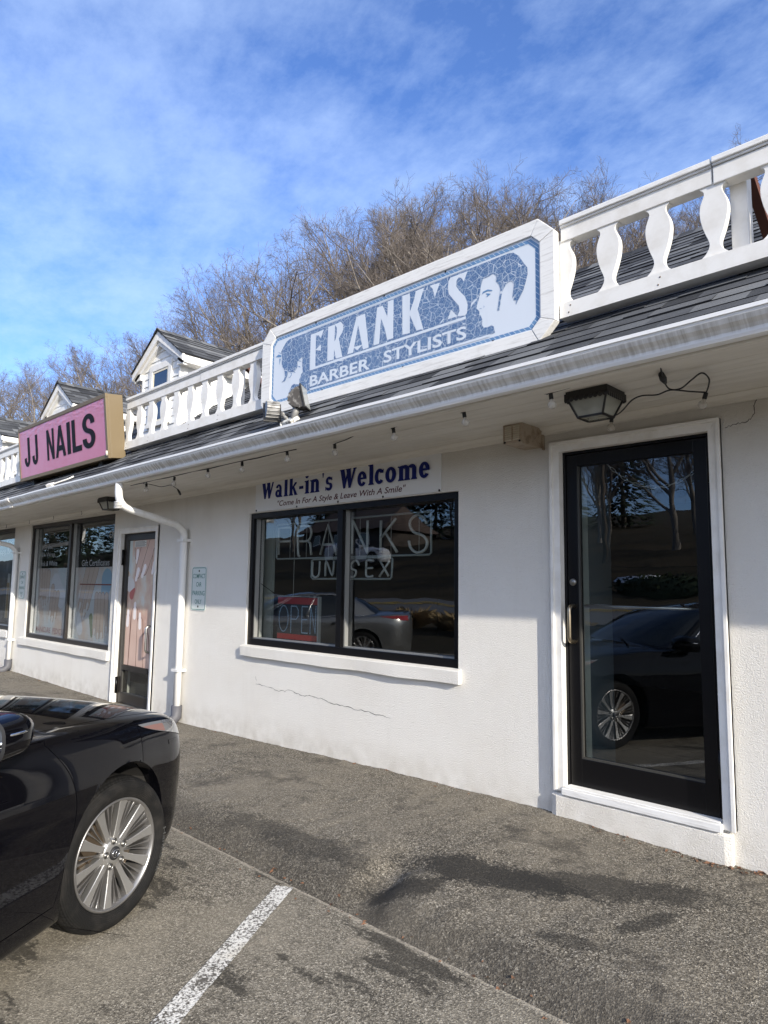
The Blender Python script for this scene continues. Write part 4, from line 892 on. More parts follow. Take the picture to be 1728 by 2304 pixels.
mb = MB()
for i in range(2):
    for k in range(7):
        xa = x0 + .018 + i*.062; zz_ = z0 + .022 + k*.0145; mb.obox((xa + .025, -.2645, zz_), (.024, 0, 0), (0, .0035, -.0025), (0, .002, .0038))
subs(mb.build('louvre', mat('vent_light', (.52, .46, .36), .5), bevel=.0), vh)
mb = MB()
for xx in (x0 + .015, x1 - .02): mb.lathe([(0, -.006), (.007, -.005), (.008, 0)], (xx, -.263, z0 + .008), 'y', 8)
subs(mb.build('screw', dark_plastic), vh)

sl = thing('string_lights', 'black cord of round clear bulbs strung under the eave', 'string lights', loc=(-4, -.75, 2.6))
BUL = [(-6.62, -.725, -.05), (-6.03, -.735, -.3), (-5.37, -.775, 0), (-4.88, -.745, 0), (-4.23, -.772, .1), (-3.76, -.69, 0), (-3.09, -.765, .1), (-2.49, -.775, .15), (-1.895, -.772, .1)]
zs_ = lambda x: 2.668 + tilt_z(x)
def cord(pts, r_=.0035): mb = MB(); mb.tube(pts, r_, 6); return subs(mb.build('cord', dark_plastic), sl)
def smooth_pts(P, n=6):
    P = [Vector(p) for p in P]; O = []
    for i in range(len(P) - 1):
        p0, p1, p2, p3 = P[max(i-1, 0)], P[i], P[i+1], P[min(i+2, len(P)-1)]
        for k in range(n):
            t_ = k/n; O.append(.5*((2*p1) + (p2 - p0)*t_ + (2*p0 - 5*p1 + 4*p2 - p3)*t_**2 + (3*p1 - p0 - 3*p2 + p3)*t_**3))
    return O + [P[-1]]
def bulb(x, y, lean, zt=None, sag=.012):
    z = (zs_(x) if zt is None else zt) - sag; d = Vector((lean, .05, -1)).normalized(); p = Vector((x, y, z))
    rot_ = d.to_track_quat('-Z', 'Y').to_matrix(); V = lambda v: p + rot_ @ Vector(v)
    def lath(mb, prof, n=14):
        vs = []; fs = []
        for r0, h in prof: vs += [V((r0*math.cos(2*math.pi*k/n), r0*math.sin(2*math.pi*k/n), h)) for k in range(n)]
        for i in range(len(prof) - 1): fs += [(i*n + k, i*n + (k + 1) % n, (i + 1)*n + (k + 1) % n, (i + 1)*n + k) for k in range(n)]
        mb.add(vs, fs, smooth=True)
    mb = MB(); lath(mb, [(0, .0), (.010, 0), (.0115, -.004), (.0125, -.034), (.011, -.036), (0, -.036)]); so_ = subs(mb.build('socket', dark_plastic), sl)
    mb = MB(); lath(mb, [(.009, -.036), (.0105, -.042)] + [(.0245*math.sin(R(a)), -.067 + .0245*math.cos(R(a))) for a in range(28, 180, 15)] + [(.0005, -.0915)]); subs(mb.build('bulb', bulb_glass), sl)
    mb = MB(); lath(mb, [(0, -.036), (.005, -.04), (.0035, -.055), (.0065, -.066), (0, -.075)], 8); subs(mb.build('filament', mat('filament_pale', (.62, .52, .38), .4)), sl)
    return V((0, 0, 0))
for b3 in BUL: bulb(*b3)
zc = lambda x: zs_(x) - .008
rr = random.Random(11)
for (xa, ya, _), sgn in zip(BUL[2:], (1, -1, 1, -1, 1, 1, 1)):      # short loose ends of cord by each bulb
    cord(smooth_pts([(xa - .03, ya + .01, zs_(xa) - .012), (xa + .04, ya - .01, zs_(xa) - .010), (xa + .16, ya - .03, zs_(xa) - .006), (xa + .27, ya - .06, zs_(xa) + .001)]))
cord(smooth_pts([(-1.93, -.775, zs_(-1.9) - .012), (-1.84, -.785, zs_(-1.9) - .014), (-1.72, -.80, zs_(-1.9) - .010), (-1.60, -.815, zs_(-1.9) - .004), (-1.50, -.83, zs_(-1.5) - .002)]))
p1_ = bulb(-1.245, -.27, -.35, sag=.03); p2_ = bulb(-1.862, -.10, -.1, sag=.022)
cord(smooth_pts([(-1.27, -.82, 2.665), (-1.32, -.66, 2.645), (-1.353, -.50, 2.635), (-1.302, -.477, 2.632), (-1.211, -.57, 2.64), (-1.146, -.62, 2.648), (-1.144, -.53, 2.64), (-1.19, -.40, 2.638), tuple(p1_)]), .0042)
cord(smooth_pts([tuple(p1_), (-1.287, -.39, 2.632), (-1.35, -.489, 2.63), (-1.443, -.435, 2.634), (-1.513, -.47, 2.634), (-1.587, -.43, 2.63), (-1.70, -.28, 2.632), (-1.80, -.14, 2.646), tuple(p2_)]), .0042)
mb = MB(); mb.tube([(-1.315, -.70, 2.66), (-1.32, -.66, 2.644), (-1.33, -.61, 2.638)], [.014, .018, .010], 8); subs(mb.build('plug', dark_plastic), sl)
mb = MB(tilt=True); mb.tube([(-6.85 + .25*i, -.783 - .002*math.sin(i*1.7), 2.650 - .004*math.sin(i*2.3)) for i in range(12)], .0045, 6); subs(mb.build('cord', dark_plastic), sl)
cord(smooth_pts([(-6.66, -.79, zs_(-6.6)), (-6.65, -.735, zs_(-6.6) - .015), (-6.62, -.70, zs_(-6.6) - .018), (-6.62, -.645, 2.605), (-6.64, -.547, 2.60), (-6.48, -.532, 2.605), (-6.52, -.47, 2.60), (-6.63, -.36, 2.59)]))
cord(smooth_pts([(-6.66, -.72, zs_(-6.6) - .018), (-6.54, -.75, zs_(-6.6) - .006), (-6.36, -.775, zs_(-6.6) - .001)]))
mb = MB(); mb.tube([(-6.62, -.37, 2.592), (-6.66, -.33, 2.575), (-6.72, -.28, 2.555)], [.007, .013, .012], 8); subs(mb.build('plug', dark_plastic), sl)
hk = mat('hook_dark', (.05, .045, .04), .5, .6)
for i, (x, lb) in enumerate(((-9.75, 'small dark cup hook under the eave nearest the second lantern'), (-10.78, 'small dark cup hook under the eave over the far window mullion'), (-11.78, 'small dark cup hook under the eave over the left side of the far window'), (-12.88, 'small dark cup hook under the eave at the left edge of the photo'))):
    z = zs_(x); mb = MB(); mb.tube([(x, -.10, z), (x, -.10, z - .022)] + [(x + .016*math.sin(R(a)), -.10, z - .038 + .016*math.cos(R(a))) for a in range(20, 260, 30)], .0032, 6)
    tag(mb.build('cup_hook', hk), lb, 'hook', 'cup hooks under the eave')

# double floodlight on the shingles in front of the barber sign
fx = -4.16; fz = RZ(-.78) + tilt_z(fx)
fl = thing('floodlight', 'weathered twin-head floodlight on the shingles in front of the blue sign', 'floodlight', loc=(fx, -.80, fz - .03))
fm1 = mat('weathered_grey_metal', (.26, .25, .23), .55, .35, fn=lambda t, b, o: t.link(t.mix(t.ramp(t.noise(o, 22, 5), (.45, 0), (.7, 1)), (.33, .325, .31), (.09, .085, .08)), b.inputs['Base Color']))
mb = MB(); nrm = NRM
mb.obox((0, 0, .03), (.065, 0, 0), Vector((0, 1, SL)).normalized()*.05, nrm*.026); mb.tube([(-.06, -.03, .012), (-.075, -.04, .01)], .022, 8); mb.build('base_box', mat('flaking_white_metal', (.6, .6, .56), .6, fn=lambda t, b, o: t.link(t.mix(t.ramp(t.noise(o, 30, 4), (.5, 0), (.6, 1)), (.62, .62, .58), (.22, .2, .17)), b.inputs['Base Color'])), fl, bevel=.01)
def flood_head(c, d, w_, h, dp, m_, name='lamp_head'):
    """half-drum head: mouth rectangle facing d, rounded back"""
    c, d = Vector(c), Vector(d).normalized(); u = Vector((0, 0, 1)).cross(d).normalized(); v = d.cross(u)
    mb = MB(); vs = []; K = 10
    for i in range(K + 1):
        a = math.pi*i/K; pr = (-math.cos(a)*h/2, -math.sin(a)*dp)
        for sg in (-1, 1): vs.append(c + v*pr[0] + d*pr[1] + u*sg*w_/2*(1 - .18*math.sin(a)))
    mb.add(vs, [(2*i, 2*i + 1, 2*i + 3, 2*i + 2) for i in range(K)], smooth=True)
    mb.add(vs[::2], [list(range(K + 1))]); mb.add(vs[1::2], [list(range(K, -1, -1))])
    for i in range(1, K): p = (Vector(vs[2*i]) + Vector(vs[2*i+1]))/2; mb.beam(Vector(vs[2*i])*.98 + p*.02, Vector(vs[2*i+1])*.98 + p*.02, .006, .012, upv=d)
    o = mb.build(name, m_, fl); r2 = MB(); r2.obox(c + d*.006, d*.006, u*(w_/2 + .012), v*(h/2 + .012)); r2.build('lens_rim', lamp_black, o, bevel=.003)
    r2 = MB(); r2.obox(c + d*.0135, d*.001, u*(w_/2), v*(h/2)); r2.build('lens', mat('flood_lens', (.3, .31, .3), .1), o)
flood_head((.10, .05, .215), (.80, .52, .22), .13, .17, .12, mat('dark_weathered_metal', (.07, .062, .055), .6, fn=lambda t, b, o: t.link(t.mix(t.ramp(t.noise(o, 24, 5), (.5, 0), (.68, 1)), (.055, .05, .045), (.26, .25, .235)), b.inputs['Base Color'])))
flood_head((-.20, -.03, .135), (-.72, .42, -.32), .12, .15, .10, fm1)
mb = MB(); mb.tube([(.03, .0, .05), (.05, .01, .11), (.05, .02, .17)], [.022, .03, .03], 10); mb.tube([(-.03, 0, .045), (-.075, 0, .085), (-.11, -.0, .12)], [.014, .016, .012], 8); mb.tube([(-.085, -.03, .105), (-.085, .03, .105)], .022, 10); mb.build('swivel_arm', fm1, fl)

# ------------------------------------------------------------------ things behind the shop glass
neon_m = mat('unlit_neon_tube', (.50, .51, .49), .2, spec=.6)
neon_f = mat('clear_acrylic_edge', (.30, .33, .32), .15, spec=.7)
wire_m = mat('hanging_wire', (.36, .36, .34), .5)
def neon(label, strokes, frame, yy, r_, wires):
    x0 = min(p[0] for p in frame); x1 = max(p[0] for p in frame); z0 = min(p[1] for p in frame)
    t_ = thing('neon_sign', label, 'neon sign', loc=((x0 + x1)/2, yy, z0))
    for s_ in strokes:
        mb = MB(); mb.tube(smooth_pts([(x, yy, z) for x, z in s_], 4) if len(s_) > 3 else [(x, yy, z) for x, z in s_], r_, 8); subs(mb.build('neon_tube', neon_m), t_)
    mb = MB(); mb.tube([(x, yy + .012, z) for x, z in frame], .0105, 8, close=True); subs(mb.build('frame', neon_f), t_)
    mb = MB()
    for x, za, zb in wires: mb.tube([(x, yy + .02, za), (x, yy + .02, zb)], .0035, 6)
    subs(mb.build('support_wire', wire_m), t_)
neon('large unlit tube neon sign spelling franks behind the middle window',
 [[(-5.505, 1.888), (-5.509, 2.157), (-5.328, 2.153)], [(-5.511, 2.017), (-5.322, 2.018)], [(-5.175, 1.875), (-5.195, 1.885), (-5.211, 2.14), (-5.17, 2.158), (-5.049, 2.152), (-5.007, 2.101), (-5.021, 2.04), (-5.067, 2.009), (-5.181, 2.01)], [(-5.059, 2.009), (-5.019, 1.985), (-5.0, 1.875)],
  [(-4.87, 1.875), (-4.765, 2.15), (-4.645, 1.865)], [(-4.83, 1.965), (-4.69, 1.968)], [(-4.444, 1.872), (-4.444, 2.14), (-4.424, 2.15), (-4.26, 1.90), (-4.248, 1.90), (-4.247, 2.159)], [(-4.083, 2.15), (-4.084, 1.875)], [(-4.07, 2.006), (-3.907, 2.157)], [(-4.03, 2.045), (-3.89, 1.872)],
  [(-3.569, 2.094), (-3.598, 2.139), (-3.667, 2.171), (-3.737, 2.138), (-3.748, 2.086), (-3.701, 2.03), (-3.608, 2.0), (-3.562, 1.946), (-3.584, 1.886), (-3.664, 1.862), (-3.734, 1.899), (-3.759, 1.962)]],
 [(-5.555, 2.18), (-5.55, 1.86), (-5.53, 1.845), (-3.55, 1.844), (-3.528, 1.859), (-3.53, 2.178), (-3.553, 2.193), (-5.54, 2.191)], .15, .0125,
 [(-5.35, 1.845, 2.19), (-5.10, 1.845, 2.19), (-4.78, 1.845, 2.19), (-4.36, 1.845, 2.19), (-3.98, 1.845, 2.19), (-3.665, 1.845, 2.19), (-5.28, 1.45, 2.28)])
neon('small unlit tube neon sign spelling unisex hanging below the larger neon letters',
 [[(-4.977, 1.81), (-4.977, 1.704), (-4.962, 1.674), (-4.93, 1.663), (-4.895, 1.676), (-4.878, 1.71), (-4.873, 1.813)], [(-4.792, 1.673), (-4.782, 1.812), (-4.696, 1.68), (-4.675, 1.815)], [(-4.56, 1.67), (-4.56, 1.81)], [(-4.345, 1.767), (-4.365, 1.80), (-4.401, 1.81), (-4.449, 1.777), (-4.441, 1.739), (-4.385, 1.72), (-4.391, 1.682), (-4.42, 1.666), (-4.453, 1.668)],
  [(-4.167, 1.806), (-4.246, 1.807), (-4.255, 1.747), (-4.249, 1.672), (-4.17, 1.672)], [(-4.255, 1.742), (-4.175, 1.742)], [(-4.085, 1.80), (-3.985, 1.672)], [(-3.975, 1.80), (-4.093, 1.668)]],
 [(-5.0, 1.82), (-5.006, 1.664), (-4.982, 1.648), (-3.979, 1.649), (-3.961, 1.663), (-3.951, 1.816), (-3.976, 1.832), (-4.975, 1.832)], .15, .0105, [(-4.62, 1.83, 1.86), (-4.2, 1.83, 1.86)])
op = thing('open_sign', 'red and black lettered open sign standing low behind the middle window', 'open sign', loc=(-5.2, .2, 1.06))
mb = MB(); mb.box(-5.515, -4.90, .165, .185, 1.062, 1.475); subs(mb.build('panel', mat('sign_black', (.02, .024, .03), .35)), op)
mb = MB(); mb.box(-5.51, -4.905, .162, .1645, 1.405, 1.47); mb.box(-5.51, -4.905, .162, .1645, 1.066, 1.118); subs(mb.build('red_band', mat('sign_red', (.40, .035, .03), .35)), op)
mb = MB(); mb.box(-4.899, -4.885, .155, .19, 1.055, 1.48); mb.box(-5.52, -4.90, .155, .19, 1.476, 1.482); subs(mb.build('edge_strip', mat('strip_grey', (.5, .5, .48), .4)), op)
mb = MB()
def dots(P, n):
    P = [Vector((x, 0, z)) for x, z in P]; ls = [(b_ - a).length for a, b_ in zip(P, P[1:])]; T = sum(ls)
    for k in range(n):
        s_ = T*k/(n - 1); i = 0
        while i < len(ls) - 1 and s_ > ls[i]: s_ -= ls[i]; i += 1
        p = P[i].lerp(P[i + 1], min(1, s_/ls[i])); mb.lathe([(0, -.003), (.0062, -.002), (.0072, .0)], (p.x, .1645, p.z), 'y', 6)
dots([(-5.415 + .072*math.cos(R(a)), 1.262 + .125*math.sin(R(a))) for a in range(0, 361, 15)], 44)
dots([(-5.30, 1.135), (-5.30, 1.385), (-5.22, 1.385), (-5.19, 1.35), (-5.19, 1.29), (-5.22, 1.26), (-5.295, 1.26)], 40)
dots([(-5.05, 1.385), (-5.135, 1.385), (-5.135, 1.137), (-5.05, 1.137)], 32); dots([(-5.13, 1.262), (-5.06, 1.262)], 6)
dots([(-5.01, 1.137), (-5.005, 1.385), (-4.935, 1.14), (-4.93, 1.39)], 54)
subs(mb.build('letter_lights', mat('blue_diodes', (.30, .42, .55), .3)), op)
mb = MB(); mb.tube([(-5.515, .17, 1.475), (-5.62, .15, 1.53), (-5.76, .13, 1.60)], .0035, 6); subs(mb.build('cable', dark_plastic), op)
# chain in the door glass
ch = thing('link_chain', 'thin metal link chain hanging in a curve behind the near door glass', 'chain', loc=(-1.72, .10, 2.2))
P = smooth_pts([(-2.02, .10, 2.42), (-1.957, .10, 2.352), (-1.862, .10, 2.272), (-1.77, .10, 2.228), (-1.69, .10, 2.214), (-1.62, .10, 2.214), (-1.551, .10, 2.232), (-1.48, .10, 2.265), (-1.427, .10, 2.305)], 5)
mb = MB(); acc = 0; k = 0; L0 = P[0]; 
for a, b_ in zip(P, P[2:]):
    if (a - L0).length < .040 and k: continue
    L0 = a; d = (b_ - a).normalized(); u = d.cross(Vector((0, 1, 0))).normalized() if k % 2 == 0 else Vector((0, 1, 0))
    mb.tube([a + d*(.027*math.cos(R(q))) + u*(.0085*math.sin(R(q))) for q in range(0, 360, 30)], .0022, 5, close=True); k += 1
mb.tube([(-1.47, .10, 2.27), (-1.468, .10, 2.225)], .0028, 5)
subs(mb.build('links', mat('chain_metal', (.75, .76, .77), .3, .7)), ch)

# printed posters
skin = mat('poster_skin', (.36, .225, .165), .5, fn=lambda t, b, o: t.link(t.mix(t.noise(o, 5, 4), (.50, .33, .26), (.70, .52, .43)), b.inputs['Base Color']))
skin_d = mat('poster_skin_outline', (.20, .10, .075), .5)
nail_m = mat('poster_nail', (.86, .80, .78), .3)
def capsule(a, b_, wa, wb, n=8):
    a, b_ = Vector((a[0], a[1])), Vector((b_[0], b_[1])); d = (b_ - a).normalized(); p = Vector((-d.y, d.x)); th0 = math.atan2(p.y, p.x); O = []
    for k in range(n + 1): q = th0 + math.pi*k/n; O.append((a.x + wa*math.cos(q), a.y + wa*math.sin(q)))
    for k in range(n + 1): q = th0 + math.pi + math.pi*k/n; O.append((b_.x + wb*math.cos(q), b_.y + wb*math.sin(q)))
    return O
class Poster:
    def __init__(s, y): s.y = y; s.m = {}; s.k = 0
    def add(s, poly, name, x0=-99, x1=99, z0=-99, z1=99):
        pts = [(min(max(x, x0), x1), min(max(z, z0), z1)) for x, z in poly]
        s.m.setdefault(name, MB()).add([(x, s.y - .0002*s.k, z) for x, z in pts], [list(range(len(pts)))]); s.k += 1
    def finger(s, a, b_, wa, wb, clip, nail=True, nl=.05):
        s.add(capsule(a, b_, wa*1.14, wb*1.16), 'finger_shadow', *clip); s.add(capsule(a, b_, wa, wb), 'finger', *clip)
        if nail:
            d = (Vector(b_) - Vector(a)).normalized(); t_ = Vector(b_) + d*(wb + nl*.35); q = Vector(b_) - d*nl*.5
            s.add(capsule(q, t_, wb*.55, wb*.42), 'finger_nail', *clip)
PM = {'finger': skin, 'finger_shadow': skin_d, 'finger_nail': nail_m}
def f_dposter(t, b, o):
    n = t.noise(t.mapping(o, scale=(1.6, 1, .9)), 2.2, 5, .6)
    t.link(t.ramp(n, (.32, (.60, .64, .61)), (.45, (.60, .47, .36)), (.58, (.52, .33, .26)), (.72, (.68, .55, .47))), b.inputs['Base Color'])
ps = Poster(.05); cl = (-8.528, -7.832, .562, 2.133)
ps.add([(-8.528, .562), (-7.832, .562), (-7.832, 2.133), (-8.528, 2.133)], 'backing')
ps.add([(-8.528, 1.75), (-8.44, 1.70), (-8.44, 2.133), (-8.528, 2.133)], 'pale_corner')
for a, b_, wa, wb in (((-8.28, 2.2), (-8.30, 1.95), .10, .065), ((-8.08, 2.15), (-8.27, 1.72), .10, .066), ((-7.90, 2.1), (-8.10, 1.76), .095, .068), ((-7.80, 1.95), (-7.86, 1.80), .09, .06)): ps.finger(a, b_, wa, wb, cl, nl=.075)
ps.add(capsule((-8.48, 1.58), (-8.42, 1.56), .10, .09), 'pale_petal', *cl); ps.add(capsule((-8.4, 1.44), (-8.34, 1.50), .06, .03), 'red_petal', *cl)
for a, b_, wa, wb in (((-8.50, .55), (-8.47, 1.12), .085, .072), ((-8.30, .5), (-8.29, 1.22), .095, .072), ((-8.10, .5), (-8.14, 1.10), .09, .066), ((-7.92, .5), (-7.97, .93), .085, .06)): ps.finger(a, b_, wa, wb, cl, nl=.10)
dp = thing('door_poster', 'tall printed poster of manicured fingers filling the far door glass', 'poster', loc=(-8.18, .05, .56))
ex = {'backing': mat('poster_backing', rough=.5, fn=f_dposter), 'pale_corner': mat('poster_pale', (.55, .60, .58), .5), 'pale_petal': mat('poster_white', (.62, .60, .57), .5), 'red_petal': mat('poster_red', (.42, .12, .10), .5)}
for k_, m_ in ps.m.items(): subs(m_.build(k_, {**PM, **ex}[k_], recalc=False), dp)
nt = MB(); nt.box(-8.37, -8.06, .040, .0415, 2.045, 2.125)
nto = nt.build('paper_notice', mat('paper_white', (.66, .65, .60), .6)); tag(nto, 'small white paper notice taped to the top of the far door glass', 'notice')
nt2 = MB()
for k, z in enumerate((2.108, 2.094, 2.080, 2.066, 2.054)): nt2.add([(-8.35, .0395, z), (-8.10 + .03*(k % 2), .0395, z), (-8.10 + .03*(k % 2), .0395, z + .006), (-8.35, .0395, z + .006)], [(0, 1, 2, 3)])
nt2.build('print', mat('print_grey', (.12, .12, .12), .6), nto, recalc=False)

def f_wposter(t, b, o):
    n = t.noise(t.mapping(o, scale=(1.3, 1, .8)), 1.6, 5, .6)
    t.link(t.ramp(n, (.3, (.66, .74, .82)), (.46, (.78, .77, .80)), (.6, (.78, .60, .52)), (.75, (.82, .76, .77))), b.inputs['Base Color'])
wpb = mat('window_poster_backing', rough=.5, fn=f_wposter)
skin2 = mat('faded_skin', (.74, .57, .49), .5); skin2d = mat('faded_skin_outline', (.42, .29, .25), .5); nail2 = mat('faded_nail', (.88, .82, .82), .4)
PM2 = {'backing': wpb, 'finger': skin2, 'finger_shadow': skin2d, 'finger_nail': nail2, 'blue_flower': mat('faded_blue', (.36, .56, .74), .5), 'leaf': mat('faded_leaf', (.28, .31, .2), .5), 'pale_flower': mat('faded_white', (.84, .82, .88), .5), 'red_rule': mat('faded_red', (.30, .06, .05), .5), 'lettering': mat('faded_letters', (.50, .28, .30), .5)}
def wposter(label, x0, x1, z0, z1, fill):
    p = Poster(.122); p.add([(x0, z0), (x1, z0), (x1, z1), (x0, z1)], 'backing'); fill(p, (x0, x1, z0, z1))
    r_ = thing('window_poster', label, 'poster', loc=((x0 + x1)/2, .12, z0))
    for k_, m_ in p.m.items(): subs(m_.build(k_, PM2[k_], recalc=False), r_)
    return r_
def fillL(p, c):
    for a, b_ in (((-11.75, 1.75), (-11.66, 1.30)), ((-11.62, 1.75), (-11.58, 1.26)), ((-11.5, 1.75), (-11.50, 1.27)), ((-11.40, 1.72), (-11.42, 1.32))): p.finger(a, b_, .065, .05, c, nl=.05)
    p.add(capsule((-11.1, 1.55), (-10.85, 1.35), .18, .16), 'pale_flower', *c)
    for a, b_ in (((-11.2, 1.5), (-11.26, 1.10)), ((-11.1, 1.4), (-11.16, 1.02)), ((-10.98, 1.4), (-11.05, 1.08))): p.finger(a, b_, .06, .05, c, nl=.05)
    tm = MB(); text_into(tm, 'MANICURE  PEDICURE', -11.80, -10.56, .80, .885, .118, bold=.01); p.m['lettering'] = tm
def fillR(p, c):
    for a, b_ in (((-9.95, 1.8), (-10.15, 1.25)), ((-9.80, 1.8), (-10.0, 1.15)), ((-9.65, 1.8), (-9.90, 1.25))): p.finger(a, b_, .07, .055, c, nl=.06)
    p.add(capsule((-9.30, 1.62), (-9.35, 1.45), .17, .12), 'blue_flower', *c); p.add(capsule((-9.75, 1.10), (-9.70, .85), .06, .03), 'leaf', *c); p.add(capsule((-10.2, 1.05), (-10.1, .92), .12, .09), 'pale_flower', *c)
    for a, b_ in (((-9.60, 1.4), (-9.62, .90)), ((-9.50, 1.4), (-9.50, .85)), ((-9.40, 1.4), (-9.38, .86)), ((-9.28, 1.4), (-9.24, .95))): p.finger(a, b_, .055, .045, c, nl=.06)
    p.add([(-10.18, 1.555), (-9.14, 1.555), (-9.14, 1.572), (-10.18, 1.572)], 'red_rule')
wposter('faded poster of hands lettered along its foot in the left half of the far window', -11.90, -10.435, .76, 1.81, fillL)
wposter('faded poster of hands and flowers in the right half of the far window', -10.365, -8.945, .76, 1.81, fillR)
def decal(label, parts, m_):
    mb = MB()
    for a in parts: text_into(mb, *a[:5], .0985, bold=a[5] if len(a) > 5 else .004, shear=a[6] if len(a) > 6 else 0)
    tag(mb.build('window_lettering', m_, recalc=False), label, 'lettering')
grey_l = mat('etched_grey_letters', (.20, .205, .195), .5)
decal('pale word acrylic, top line of the stacked names on the far window', [("Acrylic", -11.73, -11.25, 2.085, 2.175)], grey_l)
decal('pale words silk wrap, middle line of the stacked names on the far window', [("Silk Wrap", -11.74, -11.15, 1.97, 2.06)], grey_l)
decal('pale words pink and white, bottom line of the stacked names on the far window', [("Pink & White", -11.74, -11.04, 1.845, 1.925)], grey_l)
decal('pale gift certificates wording on the right pane of the far window', [("Gift Certificates", -10.117, -9.206, 1.825, 1.915)], grey_l)
decal('slanted open lettering at the top right of the far window', [("OPEN", -9.25, -8.93, 2.20, 2.30, .02, .2)], mat('outlined_letters', (.30, .30, .28), .5))
# dark poster in the third shop's window
vp = thing('shop_poster', 'dark poster of glass vapour bottles and white slogans in the leftmost window', 'poster', loc=(-13.5, .12, .9))
def f_vape(t, b, o):
    n = t.noise(t.mapping(o, scale=(1.5, 1, 1)), 3.0, 5); t.link(t.ramp(n, (.45, (.012, .013, .02)), (.6, (.05, .055, .075)), (.75, (.16, .17, .20))), b.inputs['Base Color'])
mb = MB(); mb.add([(-14.25, .121, .88), (-12.78, .121, .88), (-12.78, .121, 2.44), (-14.25, .121, 2.44)], [(0, 1, 2, 3)]); subs(mb.build('backing', mat('vape_poster', rough=.4, fn=f_vape), recalc=False), vp)
mb = MB(); text_into(mb, "nforce Social", -14.2, -12.96, 2.245, 2.345, .1195, bold=.025); text_into(mb, "Be Happy, Be Social", -14.22, -12.80, 2.085, 2.19, .1195, bold=.025, ref='BHS'); subs(mb.build('slogan', mat('poster_text_white', (.66, .66, .66), .4), recalc=False), vp)
for x, z0, h, w_, c in ((-13.25, .95, .62, .085, (.30, .19, .07)), (-13.02, .95, .78, .09, (.06, .03, .025))):
    mb = MB(); mb.add([(x - w_, .1198, z0), (x + w_, .1198, z0), (x + w_, .1198, z0 + h), (x - w_, .1198, z0 + h)], [(0, 1, 2, 3)]); subs(mb.build('printed_bottle', mat('bottle_tone_%d' % (abs(x)*100), c, .3), recalc=False), vp)
    mb = MB(); mb.add([(x - w_*.8, .1196, z0 + h), (x + w_*.8, .1196, z0 + h), (x + w_*.7, .1196, z0 + h + .16), (x - w_*.7, .1196, z0 + h + .16)], [(0, 1, 2, 3)]); mb.add([(x + w_*.55, .1194, z0), (x + w_*.85, .1194, z0), (x + w_*.85, .1194, z0 + h), (x + w_*.55, .1194, z0 + h)], [(0, 1, 2, 3)]); mb.add([(x - w_*.95, .1194, z0), (x - w_*.75, .1194, z0), (x - w_*.75, .1194, z0 + h*.9), (x - w_*.95, .1194, z0 + h*.9)], [(0, 1, 2, 3)])
    subs(mb.build('printed_cap', mat('bottle_glass_print', (.46, .45, .44), .3), recalc=False), vp)

# ------------------------------------------------------------------ cars: one lofted sedan, copied
def paint(name, c, metal=0, rough=.03): return mat(name, c, rough, metal, coat=1.0 if metal else 0)
black_paint = paint('black_car_paint', (.0028, .0028, .004)); black_paint.node_tree.nodes['Principled BSDF'].inputs['Specular IOR Level'].default_value = .27
car_glass = mat('dark_car_glass', (.006, .009, .011), .02, spec=.8)
KX = [-4.0, -3.3, -2.87, -2.0, -1.2, -.6, 0, .42, .8, 1.0]
ZR = [[.26, .22, .20, .19, .19, .19, .20, .20, .21, .22], [.27, .21, .19, .18, .18, .18, .19, .19, .20, .21], [.40, .32, .30, .29, .28, .28, .29, .30, .31, .32],
      [.56, .50, .48, .47, .47, .47, .48, .48, .48, .48], [.74, .70, .68, .66, .66, .66, .66, .66, .63, .61], [.90, .87, .85, .82, .81, .81, .795, .775, .735, .71],
      [1.0, .98, .965, .945, .935, .928, .892, .852, .795, .76], [1.04, 1.02, 1.0, .975, .967, .968, .935, .892, .828, .79], [1.07, 1.07, 1.04, 1.0, .99, 1.02, .982, .932, .853, .81], [1.075, 1.08, 1.05, 1.0, 1.0, 1.035, .997, .946, .863, .815]]
YR = [[.6, .7, .7, .7, .7, .7, .7, .70, .7, .7], [.78, .84, .86, .86, .86, .86, .86, .85, .85, .85], [.84, .90, .91, .905, .905, .905, .908, .893, .89, .89], [.86, .92, .928, .922, .92, .92, .926, .908, .9, .9],
      [.86, .925, .938, .928, .925, .925, .935, .913, .905, .905], [.85, .915, .932, .918, .912, .910, .924, .902, .89, .89], [.82, .88, .893, .88, .875, .870, .886, .868, .86, .86], [.74, .80, .80, .80, .80, .79, .79, .775, .77, .77], [.4, .42, .42, .42, .42, .42, .42, .42, .42, .42], [0]*10]
XF = [.86, .90, .955, .985, .985, .955, .905, .865, .845, .838]; XB = [-3.90, -3.92, -3.98, -4.0, -4.0, -3.99, -3.97, -3.95, -3.94, -3.94]
FX1, BX1 = .40, -3.30
def interp(ks, vs, x):
    if x <= ks[0]: return vs[0]
    if x >= ks[-1]: return vs[-1]
    i = 0
    while x > ks[i + 1]: i += 1
    h = ks[i+1] - ks[i]; t_ = (x - ks[i])/h
    sl = lambda k: 0 if k < 0 or k >= len(ks) - 1 else (vs[k+1] - vs[k])/(ks[k+1] - ks[k])
    m = lambda k: sl(0) if k == 0 else sl(len(ks) - 2) if k == len(ks) - 1 else (sl(k-1) + sl(k))/2
    return (2*t_**3 - 3*t_**2 + 1)*vs[i] + (t_**3 - 2*t_**2 + t_)*h*m(i) + (-2*t_**3 + 3*t_**2)*vs[i+1] + (t_**3 - t_**2)*h*m(i+1)
